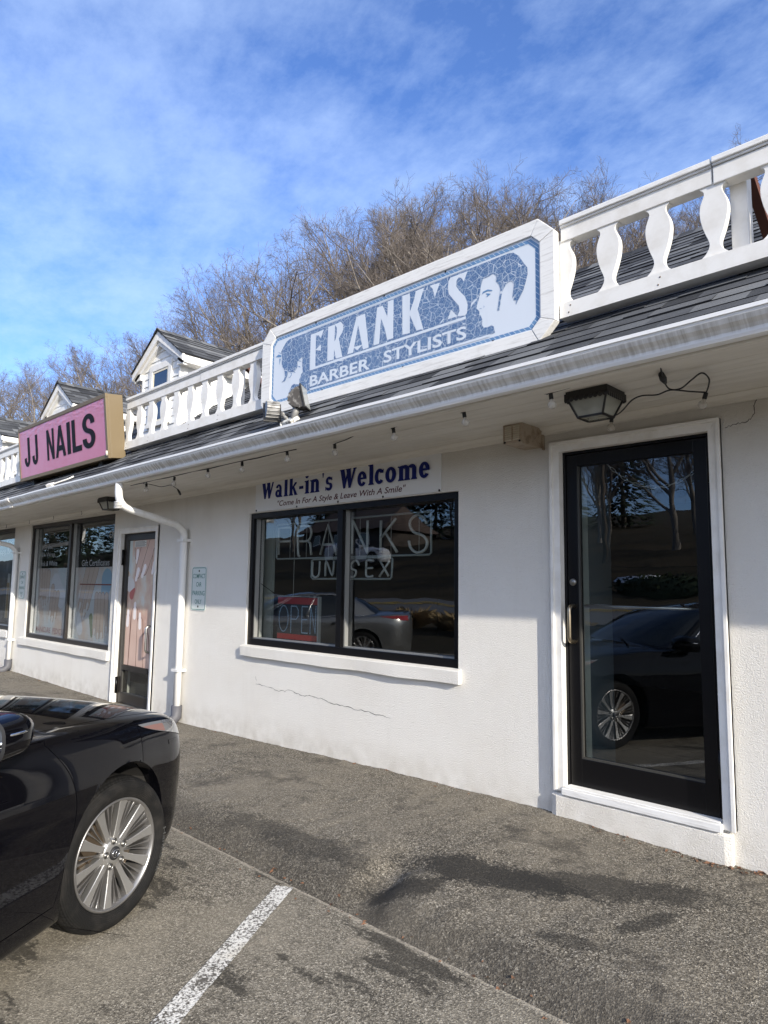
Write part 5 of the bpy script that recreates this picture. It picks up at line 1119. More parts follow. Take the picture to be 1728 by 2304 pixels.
def row_pt(k, u):
    """u: x along the side; past FX1 it runs round the nose (0..1 -> centre line), past BX1 round the tail"""
    if u > FX1: t_ = min(1, (u - FX1)/1.2)*math.pi/2; n_ = 2.45; x = FX1 + (XF[k] - FX1)*math.sin(t_)**(2/2.3); s_ = max(0, math.cos(t_))**(2/n_)
    elif u < BX1: t_ = min(1, (BX1 - u)/1.2)*math.pi/2; x = BX1 + (XB[k] - BX1)*math.sin(t_)**(2/2.6); s_ = max(0, math.cos(t_))**(2/3.0)
    else: x = u; s_ = 1
    return Vector((x, -interp(KX, YR[k], x)*s_, interp(KX, ZR[k], x)))
def S(u, v):
    k = min(8, max(0, int(v))); t_ = v - k; p = [row_pt(min(9, max(0, k + d)), u) for d in (-1, 0, 1, 2)]
    if k == 0: p[0] = p[1]*2 - p[2]
    if k == 8: q = p[1].copy(); q.y = -q.y; p[3] = q
    p0, p1, p2, p3 = p
    return .5*((2*p1) + (p2 - p0)*t_ + (2*p0 - 5*p1 + 4*p2 - p3)*t_**2 + (3*p1 - p0 - 3*p2 + p3)*t_**3)
def Sn(u, v):
    a = S(u + .004, v) - S(u - .004, v); b_ = S(u, min(9, v + .02)) - S(u, max(0, v - .02)); n_ = a.cross(b_)
    return n_.normalized() if n_.length > 0 else Vector((0, -1, 0))
def gap_x(z):
    return interp([.15, .249, .45, .60, .69, .80, .914, 1.0], [-.445, -.431, -.372, -.345, -.347, -.39, -.483, -.56], z)
ARC = [(.0, .352, .390), (-2.87, .352, .392)]
def car_grid():
    us = [BX1 - 1.2 + 1.2*i/26 for i in range(26)]; x = BX1
    while x < FX1 - .01: us.append(x); x += .0205
    us += [FX1 + 1.2*i/40 for i in range(41)]
    vsn = [k + j/7 for k in range(9) for j in range(7)] + [9.0]
    # the column nearest -.40 is bent to follow the door gap, neighbours relax away from it
    jd = min(range(len(us)), key=lambda i: abs(us[i] + .40)); jb = min(range(len(us)), key=lambda i: abs(us[i] - .152)); u0 = us[jd]
    us[jb] = .152; jr = min(range(len(us)), key=lambda i: abs(us[i] + 1.5)); jq = min(range(len(us)), key=lambda i: abs(us[i] + 2.50)); jc = min(range(len(us)), key=lambda i: abs(us[i] + .62))
    G = []
    for j, u in enumerate(us):
        col = []
        for v in vsn:
            uu = u
            if abs(u - u0) < .6 and v < 7:
                z = S(u0, v).z; uu = u + (gap_x(z) - u0)*math.exp(-((u - u0)/.16)**2)*(1 if v < 6 else 7 - v)
            col.append(S(uu, v))
        G.append(col)
    return us, vsn, G, jd, jb, jr, jq, jc
us, vsn, G, jd, jb, jr, jq, jc = car_grid()
NU, NV = len(us), len(vsn)
inside = [[any((p.x - cx)**2 + (p.z - cz)**2 < r_*r_ for cx, cz, r_ in ARC) and vsn[i] < 6.2 and BX1 <= us[j] <= FX1 + .3 for i, p in enumerate(col)] for j, col in enumerate(G)]
G2 = [[p.copy() for p in c] for c in G]; onarc = set()
for j in range(NU):
    for i in range(NV):
        if not inside[j][i]: continue
        nb = [(a, b_) for a in (j-1, j, j+1) for b_ in (i-1, i, i+1) if 0 <= a < NU and 0 <= b_ < NV and not inside[a][b_]]
        if not nb: continue
        p = G[j][i]; cx, cz, r_ = min(ARC, key=lambda c: (p.x - c[0])**2 + (p.z - c[1])**2); d = Vector((p.x - cx, 0, p.z - cz)); d.normalize()
        nx_, nz_ = cx + d.x*r_, cz + d.z*r_
        jj = min(max(j, 1), NU - 2); ii = min(max(i, 1), NV - 2); dx = G[jj+1][i] - G[jj-1][i]; dz = G[j][ii+1] - G[j][ii-1]
        gx_ = dx.y/dx.x if abs(dx.x) > 1e-5 else 0; gz_ = (dz.y - gx_*dz.x)/dz.z if abs(dz.z) > 1e-5 else 0
        G2[j][i] = Vector((nx_, p.y + gx_*(nx_ - p.x) + gz_*(nz_ - p.z), nz_)); onarc.add((j, i))
def part_of(j, i):
    v = (vsn[i] + vsn[i + 1])/2; u = (us[j] + us[j + 1])/2
    if v > 7 and jc <= j and u < FX1 + .62: return 'hood'
    if j >= jb and v < 6 or u > FX1 + .62 and j >= jb: return 'bumper'
    if jr <= j < jd and 2 < v < 6.28: return 'door'
    if jq <= j < jr and 2 < v < 6.28: return 'rear_door'
    return 'body'
CELLS = {}
for j in range(NU - 1):
    for i in range(NV - 1):
        c = [(j, i), (j + 1, i), (j + 1, i + 1), (j, i + 1)]
        if all(inside[a][b_] for a, b_ in c): continue
        CELLS.setdefault(part_of(j, i), []).append(c)
owner = {}
for nm, cs in CELLS.items():
    for c in cs:
        for k in c: owner.setdefault(k, set()).add(nm)
def car_part(nm, sides, m_, parent, oname=None):
    bm = bmesh.new(); shared = set(); arcv = set()
    for sg in sides:
        mp = {}
        for c in CELLS[nm]:
            f = []
            for k in c:
                if k not in mp:
                    p = G2[k[0]][k[1]]; mp[k] = bm.verts.new((p.x, p.y*sg, p.z))
                    if len(owner[k]) > 1: shared.add(mp[k])
                    if k in onarc: arcv.add(mp[k])
                f.append(mp[k])
            try: bm.faces.new(f if sg == 1 else f[::-1])
            except ValueError: pass
    bmesh.ops.remove_doubles(bm, verts=bm.verts, dist=1e-5) if len(sides) == 1 else None
    bm.normal_update()
    bm.verts.ensure_lookup_table(); bm.edges.ensure_lookup_table()
    be = [e for e in bm.edges if e.is_valid and len(e.link_faces) == 1]
    ge = [e for e in be if e.verts[0] in shared and e.verts[1] in shared]; ae = [e for e in be if e.verts[0] in arcv and e.verts[1] in arcv]
    gv = {v for e in ge for v in e.verts}; mv = {}; nrm_ = {v: v.normal.copy() for v in bm.verts}
    bverts = {v for e in be for v in e.verts}; ges = set(ge)
    for v in gv:
        o_ = [e.other_vert(v).co for e in v.link_edges if e.other_vert(v) not in bverts]
        for e in v.link_edges:
            if e in ges: e.smooth = False
        if o_: d = (sum(o_, Vector()) / len(o_) - v.co); mv[v] = d.normalized()*.0023 - nrm_[v]*.0004
    for v, d in mv.items(): v.co += d
    for e in ae: e.smooth = False
    for es, dep in ((ge, .012), (ae, .07)):
        if not es: continue
        new = {}
        for e in es:
            a, b_ = e.verts; f = e.link_faces[0]; 
            for v in (a, b_):
                if v not in new: new[v] = bm.verts.new(v.co - (nrm_[v]*dep if dep < .03 else Vector((0, math.copysign(dep, v.co.y), 0))))
            L = [l for l in f.loops if l.edge == e][0]; a2, b2 = L.vert, L.link_loop_next.vert
            try: bm.faces.new((b2, a2, new[a2], new[b2]))
            except ValueError: pass
    if len(sides) == 2: bmesh.ops.remove_doubles(bm, verts=[v for v in bm.verts if abs(v.co.y) < 1e-4], dist=1e-3)
    for f in bm.faces: f.smooth = True
    me = bpy.data.meshes.new(oname or nm); bm.to_mesh(me); bm.free(); me.materials.append(m_)
    o = bpy.data.objects.new(oname or nm, me); COL.objects.link(o); o.parent = parent; return o
def patch(uf, vf, na, nb, off, sg, thick=0):
    mb = MB(); P = []
    for a in range(na + 1):
        for b_ in range(nb + 1):
            u = uf(a/na, b_/nb); v = vf(a/na, b_/nb); p = S(u, v) + Sn(u, v)*off; P.append((p.x, p.y*sg, p.z))
    mb.add(P, [(a*(nb + 1) + b_, (a + 1)*(nb + 1) + b_, (a + 1)*(nb + 1) + b_ + 1, a*(nb + 1) + b_ + 1)[::sg] for a in range(na) for b_ in range(nb)], smooth=True)
    return mb
def wheel(parent, x, sg, steer, silver, gun):
    W_ = bpy.data.objects.new('wheel', None)
    c = Vector((x, sg*.905, .337))
    def put(mb, nm, m_, par, rec=True):
        o = mb.build(nm, m_, par, recalc=rec); return o
    # local: axle along y, outer face at y = 0 going negative outward; mirrored for the left side
    mb = MB(); mb.lathe([(.03, .06), (.155, .06), (.160, .075), (.160, .085), (.155, .10), (.03, .10)], (0, 0, 0), 'y', 36)
    mb.obox((-.11, .075, .075), (.045, 0, .03), (0, .04, 0), (-.03, 0, .045))
    wo = put(mb, 'wheel', mat('brake_disc_metal', (.20, .155, .11), .4, .9, fn=None), parent)
    t_ = MB(); R0 = .337
    prof = [(.238, .015), (.243, .0), (.250, -.004), (.268, -.014), (.285, -.018), (.300, -.016), (.314, -.008), (.325, .006), (.332, .022), (.335, .035)]
    for g_ in (.062, .100, .138): prof += [(R0, g_ - .007), (R0 - .009, g_ - .005), (R0 - .009, g_ + .005), (R0, g_ + .007)]
    prof += [(.335, .165), (.325, .195), (.30, .215), (.26, .21), (.24, .19)]
    t_.lathe(prof, (0, 0, 0), 'y', 96); ty = put(t_, 'tyre', mat('tyre_rubber', (.016, .0155, .015), .72, spec=.2, fn=f_tyre), wo)
    r_ = MB()
    r_.lathe([(.2415, .004), (.2445, -.003), (.240, -.008), (.232, -.004), (.226, .012), (.218, .05), (.212, .11), (.214, .19)], (0, 0, 0), 'y', 96)
    rim = put(r_, 'rim', gun, wo)
    sp = MB(); N_ = 10
    def spoke(a, w0, w1, y0, y1, r0, r1, thick, mbx, crown=.0, skew=0):
        vs = []; K = 7
        for i in range(K + 1):
            q = i/K; r__ = r0 + (r1 - r0)*q; w_ = w0 + (w1 - w0)*q**1.3 - .010*math.sin(math.pi*q); y = y0 + (y1 - y0)*q**1.6
            ca, sa = math.cos(a + skew*q), math.sin(a + skew*q); tx, tz = -sa, ca
            for s_, yy in ((-1, y + .002), (-.82, y), (.82, y), (1, y + .002), (.8, y + thick), (-.8, y + thick)):
                vs.append((ca*r__ + tx*w_/2*s_, yy, sa*r__ + tz*w_/2*s_))
        mbx.add(vs, [(i*6 + k, i*6 + (k + 1) % 6, i*6 + 6 + (k + 1) % 6, i*6 + 6 + k) for i in range(K) for k in range(6)], smooth=False)
    for k in range(N_): spoke(2*math.pi*k/N_ + .1, .031, .054, .018, -.001, .045, .239, .034, sp)
    sp.lathe([(0, .012), (.052, .012), (.068, .020), (.074, .045), (.07, .07)], (0, 0, 0), 'y', 40)
    put(sp, 'spokes', silver, wo)
    s2 = MB()
    for k in range(N_):
        [spoke(2*math.pi*(k + .5)/N_ + .1 + d_*.35, .010, .019, .030, .010, .06, .238, .028, s2, skew=d_) for d_ in (-.06, .06)]
    put(s2, 'inner_spokes', gun, wo)
    for k in range(5):
        l_ = MB(); a = 2*math.pi*k/5 + .41; p = (.057*math.cos(a), 0, .057*math.sin(a)); l_.lathe([(.014, .008), (.015, .004), (.013, .0015), (.0125, .0055), (.0095, .006), (.0095, .004), (.007, .001), (0, .0)], p, 'y', 14)
        put(l_, 'lug_nut', mat('lug_steel', (.32, .31, .29), .3, 1), wo)
    cp = MB(); cp.lathe([(0, .001), (.026, .002), (.0295, .006), (.030, .014)], (0, 0, 0), 'y', 30); cap_ = put(cp, 'hub_cap', dark_plastic, wo)
    em = MB(); em.tube([(.021*math.cos(R(a)), .0012, .0165*math.sin(R(a))) for a in range(0, 360, 15)], .0022, 6, close=True)
    em.tube([(.008, .001, .013), (-.0075, .001, -.007), (.013, .001, -.007)], .0022, 6); put(em, 'badge', chrome, wo)
    tx_ = MB()     # raised maker's letters on the sidewall
    sub_ = MB(); text_into(sub_, "Hankook", 0, .21, 0, .020, 0, bold=.012)
    for (px, py, pz), in zip([(q,) for q in []], []): pass
    for blk, a0 in ((0, R(2)),):
        vs = []
        for px, py, pz in sub_.v: a = a0 - px/.300*1.0; rr_ = .290 + pz*1.0; vs.append((rr_*math.cos(a), -.0188, rr_*math.sin(a)))
        tx_.add(vs, sub_.f)
    tx_.build('sidewall_lettering', mat('rubber_letters', (.05, .05, .048), .55), wo, recalc=False)
    if sg > 0: wo.scale = (1, -1, 1)
    wo.location = c; wo.rotation_euler = (0, R(rng.uniform(0, 30)) if steer == 0 else R(-4), R(steer))
    return wo
def f_tyre(t, b, o):
    sp = t.new('ShaderNodeSeparateXYZ'); t.link(o, sp.inputs[0]); a = t.math('ARCTAN2', sp.outputs[2], sp.outputs[0]); r_ = t.math('SQRT', t.math('ADD', t.math('MULTIPLY', sp.outputs[0], sp.outputs[0]), t.math('MULTIPLY', sp.outputs[2], sp.outputs[2])))
    w_ = t.math('SINE', t.math('ADD', t.math('MULTIPLY', a, 92), t.math('MULTIPLY', sp.outputs[1], 160)))
    m = t.math('MULTIPLY', t.ramp(w_, (.55, 0), (.75, 1)), t.ramp(r_, (.318, 0), (.326, 1)))
    rg = t.math('MULTIPLY', t.math('SINE', t.math('MULTIPLY', r_, 900)), .12)
    bump(t, b, t.math('ADD', m, rg), .9, -.006)
    t.link(t.mix(t.ramp(t.noise(o, 12, 4), (.45, 0), (.75, 1)), (.008, .0078, .0076), (.022, .020, .018)), b.inputs['Base Color'])
def make_car(name, label, cat, loc, heading, body_m, steer, mirror_blue=True):
    root = thing(name, label, cat, loc=loc, rot=(0, 0, R(90 + heading)))
    bd = car_part('body', (1, -1), body_m, root)
    car_part('hood', (1, -1), body_m, root); car_part('bumper', (1, -1), body_m, root, 'front_bumper')
    silver = mat('machined_alloy', (.50, .49, .47), .34, .85); gun = mat('gunmetal_alloy', (.30, .29, .28), .34, .85)
    under = MB(); under.box(-3.6, .50, -.72, .72, .19, .30); under.build('underbody', dark_plastic, root)
    for sg in (-1, 1):
        for cx, cz, r_ in ARC:
            trim = MB(); ring_ = [(cx + (r_ + .004)*math.cos(R(a)), cz + (r_ + .004)*math.sin(R(a))) for a in range(-26, 207, 6)]
            trim.add([(x, sg*.845, z) for x, z in ring_] + [(x, sg*.60, z) for x, z in ring_], [(k, k + 1, len(ring_) + k + 1, len(ring_) + k) for k in range(len(ring_) - 1)], smooth=True)
            trim.add([(x, sg*.605, z) for x, z in ring_], [list(range(len(ring_)))])
            trim.box(cx + .30, cx + .335, min(sg*.84, sg*.78), max(sg*.84, sg*.78), .30, .60)
            trim.build('wheel_arch_liner', mat('liner_plastic', (.020, .018, .016), .8), root, recalc=False)
    for sg in (1, -1):
        sd = 1 if sg == 1 else -1
        dr = car_part('door', (sd,), body_m, root); rd = car_part('rear_door', (sd,), body_m, root)
        for d_, xh in ((dr, -1.36), (rd, -2.36)):
            hb = MB(); hb.tube([(xh - .10, -sg*.915, .845), (xh - .08, -sg*.945, .848), (xh, -sg*.952, .85), (xh + .08, -sg*.945, .848), (xh + .10, -sg*.915, .845)], [.010, .013, .015, .013, .010], 8); hb.build('door_handle', body_m, d_)
        # headlight: smoked clear wedge with an amber reflector inside
        uf = lambda a, b_: .165 + a*.62; vf = lambda a, b_: 6.05 + .18*a - (1 - b_)*(a**.65)*1.45
        hl = patch(uf, vf, 26, 8, .0035, sg).build('headlight', mat('headlight_lens', (.17, .17, .17), .06, spec=.9, coat=1), root)
        patch(lambda a, b_: .195 + a*.20, lambda a, b_: 5.88 - (1 - b_)*(a**.7)*.5 + .02*a, 10, 4, .0045, sg).build('reflector', mat('amber_reflector', (.21, .12, .105), .15, spec=.8), hl)
        patch(lambda a, b_: .40 + a*.30, lambda a, b_: 6.05 - (1 - b_)*.16 + .02*a, 10, 3, .0048, sg).build('light_strip', mat('lamp_silver', (.55, .55, .54), .2, .8), hl)
        patch(lambda a, b_: .42 + a*.15, lambda a, b_: 4.86 - (1 - b_)*.22, 6, 3, .002, sg).build('bumper_sensor_trim', body_m, root)
        tl = patch(lambda a, b_: -3.22 - a*.72, lambda a, b_: 6.1 - (1 - b_)*(a**.6)*1.1, 18, 6, .004, sg).build('taillight', mat('red_taillight', (.35, .008, .01), .08, spec=.8), root)
        # door mirror
        mp = Vector((-.82, -sg*.94, 1.03)); mb = MB(); K = 10; secs = []
        for q in range(K + 1):
            t_ = q/K; x = -.915 + .205*t_; sc_ = (1 - .04*t_ - .55*max(0, t_ - .55)**1.3*2.2); 
            secs.append([(x + (.02 if False else 0), mp.y - sg*(-.005 + .120*sc_*math.copysign(abs(math.cos(R(a)))**.62, math.cos(R(a)))), mp.z + .008*t_ + .085*sc_*math.copysign(abs(math.sin(R(a)))**.72, math.sin(R(a)))*(1.0 if math.sin(R(a)) > 0 else .92)) for a in range(0, 360, 12)])
        n_ = len(secs[0]); mb.add([p for s_ in secs for p in s_], [(i*n_ + k, i*n_ + (k + 1) % n_, i*n_ + n_ + (k + 1) % n_, i*n_ + n_ + k) for i in range(K) for k in range(n_)] + [[K*n_ + k for k in range(n_)]], smooth=True)
        mr = mb.build('door_mirror', body_m, root)
        fr = lambda s_, dx: [(-.915 + dx, mp.y + (p[1] - mp.y)*s_, mp.z + (p[2] - mp.z)*s_) for p in secs[0]]
        mb = MB(); a_, b2 = fr(1, 0), fr(.90, -.004); mb.add(a_ + b2, [(k, (k + 1) % n_, n_ + (k + 1) % n_, n_ + k) for k in range(n_)], smooth=True); c_ = fr(.88, .012); mb.add(b2 + c_, [(k, (k + 1) % n_, n_ + (k + 1) % n_, n_ + k) for k in range(n_)]); mb.build('mirror_rim', dark_plastic, mr)
        mb = MB(); mb.add(fr(.885, .010), [list(range(n_))]); mb.build('mirror_glass', mat('mirror_silver', (.75, .78, .78), .02, 1), mr)
        mb = MB(); mb.tube([(-.82 + .105*math.cos(R(a))*.8 - .0, mp.y - sg*(.10 + .018*math.sin(R(a))), mp.z + .028 + .002*math.cos(R(a))) for a in range(190, 70, -15)], .005, 6); mb.build('turn_signal_strip', chrome, mr)
        mb = MB(); mb.tube([(-.72, -sg*.80, .945), (-.75, -sg*.89, .955), (-.79, -sg*.92, .98)], [.045, .04, .03], 8, flat=(.5, 1)); mb.build('mirror_stalk', dark_plastic, mr)
        wheel(root, 0.0, -sg, steer if sg == 1 else steer, silver, gun); wheel(root, -2.87, -sg, 0, silver, gun)
    # greenhouse
    BL = [(-.50, 0, 1.030), (-.53, .35, 1.025), (-.62, .62, 1.0), (-.80, .79, .968), (-1.2, .835, .965), (-1.6, .845, .967), (-2.1, .84, .975), (-2.6, .81, .99), (-3.0, .74, 1.012), (-3.25, .45, 1.06), (-3.33, 0, 1.075)]
    RF = [(-1.30, 0, 1.395), (-1.31, .30, 1.39), (-1.35, .50, 1.375), (-1.42, .60, 1.355), (-1.6, .62, 1.385), (-1.85, .625, 1.40), (-2.1, .62, 1.405), (-2.4, .60, 1.395), (-2.62, .57, 1.375), (-2.72, .35, 1.385), (-2.75, 0, 1.39)]
    def dens(P, n=4): return smooth_pts(P, n)
    B1_, R1_ = dens(BL), dens(RF); rows = []
    for q in (0, .25, .5, .75, 1.0):
        rows.append([Vector(b_).lerp(Vector(r_), q) + Vector((.10*q*(1 - q)*(1 if i < 12 else -.6 if i > 32 else 0), 0, 0)) + (Vector((0, .09*q*(1 - q), 0)) if 12 <= i <= 34 else Vector((0, 0, .10*q*(1 - q)))) for i, (b_, r_) in enumerate(zip(B1_, R1_))])
    NR = len(B1_)
    def shell(i0, i1, nm, m_, both=True):
        mb = MB()
        for sg in (-1, 1):
            vs = [(p.x, p.y*sg, p.z) for r_ in rows for p in r_[i0:i1 + 1]]; w_ = i1 - i0 + 1
            mb.add(vs, [(a*w_ + k, a*w_ + k + 1, (a + 1)*w_ + k + 1, (a + 1)*w_ + k)[::sg] for a in range(4) for k in range(w_ - 1)], smooth=True)
        return mb.build(nm, m_, root, recalc=False)
    shell(0, 12, 'windshield', car_glass); shell(12, 29, 'side_window', car_glass); shell(29, 34, 'rear_pillar', body_m); shell(34, NR - 1, 'rear_window', car_glass)
    mb = MB(); full = [(p.x, p.y, p.z) for p in R1_] + [(p.x, -p.y, p.z) for p in R1_[-2:0:-1]]; nf = len(full); vs = []; 
    for q in range(6):
        t_ = q/6; vs += [(x + (-2.02 - x)*t_, y*(1 - t_), z + (.055)*(1 - (1 - t_)**2) + (1.395 - z)*t_) for x, y, z in full]
    vs.append((-2.02, 0, 1.448)); mb.add(vs, [(q*nf + k, q*nf + (k + 1) % nf, (q + 1)*nf + (k + 1) % nf, (q + 1)*nf + k) for q in range(5) for k in range(nf)] + [(5*nf + k, 5*nf + (k + 1) % nf, 6*nf) for k in range(nf)], smooth=True)
    mb.build('roof', body_m, root)
    mb = MB(); ch_ = MB()
    for sg in (-1, 1):
        mb.tube([(p.x, p.y*sg, p.z) for p in [r_[12] for r_ in rows]] + [(p.x, p.y*sg, p.z) for p in R1_[13:33]], .026, 8); mb.tube([(r_[21].x, r_[21].y*sg, r_[21].z) for r_ in rows], .03, 6)
        ch_.tube([(p.x, p.y*sg*1.004, p.z + .004) for p in B1_[12:32]], .009, 6); ch_.tube([(r_[13].x - .02, r_[13].y*sg*1.008, r_[13].z) for r_ in rows] + [(p.x, p.y*sg*1.035, p.z - .012) for p in R1_[14:32]], .009, 6)
    mb.build('pillar', body_m, root); ch_.build('chrome_trim', chrome, root)
    mb = MB(); mb.tube([(-.36, -.62, 1.0), (-.55, -.2, 1.045), (-.58, .25, 1.05)], .01, 6); mb.tube([(-.36, .1, 1.03), (-.55, .4, 1.035), (-.60, .66, 1.01)], .01, 6); mb.build('wiper', dark_plastic, root)
    return root
car = make_car('parked_car', 'glossy black sedan parked nose first toward the far door', 'car', (-3.958, -2.974, 0), 31.2, black_paint, -11)
def recolour(root, m_new):
    for o in root.children_recursive:
        if o.type == 'MESH' and o.data.materials and o.data.materials[0] == black_paint:
            o.material_slots[0].link = 'OBJECT'; o.material_slots[0].material = m_new
silver_car = copy_tree(car); silver_car.location = (-12.55, -3.95, 0); silver_car.rotation_euler = (0, 0, R(131)); recolour(silver_car, paint('silver_car_paint', (.27, .27, .26), .7, .25))
silver_car['label'] = 'silver grey sedan mirrored in the middle window'
suv = copy_tree(car); suv.location = (-33.2, -29.6, terrain(-32, -29.6) + .1); suv.rotation_euler = (R(0), 0, R(-20)); suv.scale = (1.0, 1.0, 1.22); recolour(suv, paint('white_car_paint', (.75, .75, .75), 0, .3))
suv['label'] = 'white car on the rise mirrored small in the middle window'

# ------------------------------------------------------------------ bare winter trees on the hillside behind the shops
bark = mat('bark_grey_brown', (.13, .105, .085), .9, spec=.15, fn=lambda t, b, o: t.link(t.mix(t.noise(o, 3, 4), (.16, .14, .118), (.31, .275, .235)), b.inputs['Base Color']))
twig = mat('twig_brown', (.135, .115, .10), .9, spec=.1)
def grow(seed, H=14.0, stems=1, spread=1.0, dens=1.0):
    rr = random.Random(seed); T = MB(); C = MB()
    def br(mb, p, d, ln, r0, lev, wig):
        n = (7, 5, 4, 2, 1)[lev]; pts = [p.copy()]; dd = d.copy()
        for i in range(n):
            dd = (dd + Vector((rr.gauss(0, wig), rr.gauss(0, wig), rr.gauss(0, wig*.6) + (.03 if lev < 3 else .07)))).normalized(); pts.append(pts[-1] + dd*ln/n)
        rad = [max(.0026, r0*(1 - .78*i/n)) for i in range(n + 1)]; sides = (8, 6, 4, 3, 3)[lev]
        vs = []; u = dd.orthogonal().normalized(); w_ = dd.cross(u)
        for q, r_ in zip(pts, rad): vs += [q + (u*math.cos(6.283*k/sides) + w_*math.sin(6.283*k/sides))*r_ for k in range(sides)]
        mb.add(vs, [(i*sides + k, i*sides + (k + 1) % sides, i*sides + sides + (k + 1) % sides, i*sides + sides + k) for i in range(n) for k in range(sides)], smooth=lev < 2)
        return pts, rad
    def at(pts, t_): f = t_*(len(pts) - 1); i = min(int(f), len(pts) - 2); return pts[i].lerp(pts[i + 1], f - i), (pts[i + 1] - pts[i]).normalized()
    def kids(pts, rad, lev, ln):
        if lev > 4: return
        cnt = int(((14, 10, 8, 8)[lev - 1])*dens*rr.uniform(.8, 1.2)); lo = (.22, .16, .12, .1)[lev - 1]
        for k in range(cnt):
            t_ = lo + (1 - lo)*(k + rr.random())/cnt; p, d = at(pts, min(t_, .995)); ang = R(rr.uniform(28, 60))*spread*(1.15 if lev > 2 else 1); az = rr.uniform(0, 6.283)
            u = d.orthogonal().normalized(); w_ = d.cross(u); nd = (d*math.cos(ang) + (u*math.cos(az) + w_*math.sin(az))*math.sin(ang) + Vector((0, 0, .09))).normalized()
            l2 = ln*((.46, .50, .50, .52)[lev - 1])*(1.10 - .55*t_)*rr.uniform(.75, 1.25); r2 = min(rad[min(int(t_*(len(rad) - 1)), len(rad) - 1)]*.62, (.095, .038, .0125, .0048)[lev - 1])
            P_, R_ = br(T if lev == 1 else C, p, nd, l2, r2, lev, (.10, .13, .16, .18)[lev - 1]); kids(P_, R_, lev + 1, l2)
    for s_ in range(stems):
        a = rr.uniform(0, 6.283); d = Vector((math.cos(a)*.12*(stems > 1), math.sin(a)*.12*(stems > 1), 1)).normalized()
        P_, R_ = br(T, Vector((math.cos(a)*.1*(stems > 1), math.sin(a)*.1*(stems > 1), -.5)), d, H*.80*rr.uniform(.88, 1), .17 if stems == 1 else .12, 0, .028); kids(P_, R_, 1, H*.82)
    mz = max(v[2] for v in C.v); k = H/mz
    for m_ in (T, C): m_.v = [(x*k, y*k, z*k) for x, y, z in m_.v]
    return T, C
PROTO = []
for i, (sd, st, sp_, de) in enumerate(((1, 1, 1.0, 1.0), (2, 2, .85, .8), (3, 1, .8, 1.05), (4, 3, .8, .62), (5, 1, 1.15, .95))):
    T, C = grow(sd, 14.0, st, sp_, de); a, b_ = T.build('trunk', bark, recalc=False), C.build('crown', twig, recalc=False)
    PROTO.append((a, b_))
used = set()
def bare_tree(k, x, y, h, label, group, z=None):
    r_ = thing('bare_tree', label, 'tree', group, loc=(x, y, terrain(x, y) - .1 if z is None else z), rot=(0, 0, rng.uniform(0, 6.28))); s_ = h/14.0; r_.scale = (s_*1.08, s_*1.08, s_)
    for o in PROTO[k]:
        c = o if (k, o.name) not in used else bpy.data.objects.new(o.data.name, o.data)
        if c is o: used.add((k, o.name))
        else: COL.objects.link(c)
        c.parent = r_
    return r_
TL = [(-81.2, 20, 21.7), (-64.3, 17, 19.3), (-64.1, 19, 20.8), (-50.1, 16, 18.9), (-49.8, 18, 18.3), (-54.4, 22, 17.6), (-50.3, 13, 13.8), (-37.4, 12, 12.0), (-38.3, 16, 18.3), (-32.1, 14, 17.3), (-34.4, 17, 18.8), (-25.8, 13, 15.7), (-26.4, 15, 17.5), (-21.5, 13, 15.8), (-23.4, 16, 17.4), (-24.8, 19, 17.7), (-21.5, 11, 13.1), (-17.5, 10.5, 11.7), (-18.9, 15, 15.5), (-15.5, 13, 14.2), (-16.6, 16, 15.9), (-12.1, 12, 12.7), (-13.2, 15, 14.3), (-10.8, 13, 12.9), (-11.5, 16, 14.2), (-9.0, 13, 12.2), (-9.3, 15, 12.7), (-12.2, 11, 10.5), (-8.9, 10.5, 9.3), (-7.6, 11, 8.7), (-8.7, 17, 12.7), (-7.2, 14, 10.1), (-7.1, 16, 10.8), (-3.9, 12, 11.1), (-5.1, 15, 11.6), (-3.8, 13, 11.0), (-5.7, 15, 9.7), (-3.0, 11, 10.4)]
# how tall each one of the wood stands, in planting order
HK = iter([1.08, 0.96, 0.85, 0.88, 0.89, 1.1, 1.16, 1.14, 0.89, 0.77, 0.83, 0.96, 0.98, 0.99, 0.98, 1.02, 1.01, 1.21, 1.07, 1.12, 1.0, 1.0, 1.02, 0.9, 0.85, 0.95, 0.81, 1.12, 1.2, 1.13, 0.85, 1.04, 0.88, 0.93, 0.88, 1.0, 1.26, 0.85, 1.36, 1.12, 1.13, 1.35, 0.92, 1.06, 1.13, 1.13, 1.09, 1.32, 1.04, 1.24, 1.01, 1.02, 1.37, 1.14, 1.29, 1.22, 1.21, 1.11, 1.14, 1.2])
for i, (x, y, h) in enumerate(TL):
    bare_tree((i*3 + i//5) % 5, x, y, h*(.95 if x > -6.2 else 1.03 if x > -14 else .93 if x > -30 else 1.0)*next(HK), 'bare grey brown deciduous tree in the hillside wood behind the shop roof', 'bare trees on the hillside')
for i, (x, y, h) in enumerate(TL):
    if i % 2 == 0: bare_tree((i*2 + 1) % 5, x*1.17 + rng.uniform(-1.5, 1.5), y + 4.5 + rng.uniform(-.8, .8), h*.96*next(HK), 'bare grey brown deciduous tree in the hillside wood behind the shop roof', 'bare trees on the hillside')
for i, (x, y, h) in enumerate(TL):
    if -20 < x < -6.5 and i % 6 == 1: bare_tree((i*3 + 2) % 5, x*1.3 - .8 + rng.uniform(-1, 1), y + 7 + rng.uniform(-.8, .8), h*1.12*next(HK), 'bare grey brown deciduous tree in the hillside wood behind the shop roof', 'bare trees on the hillside')
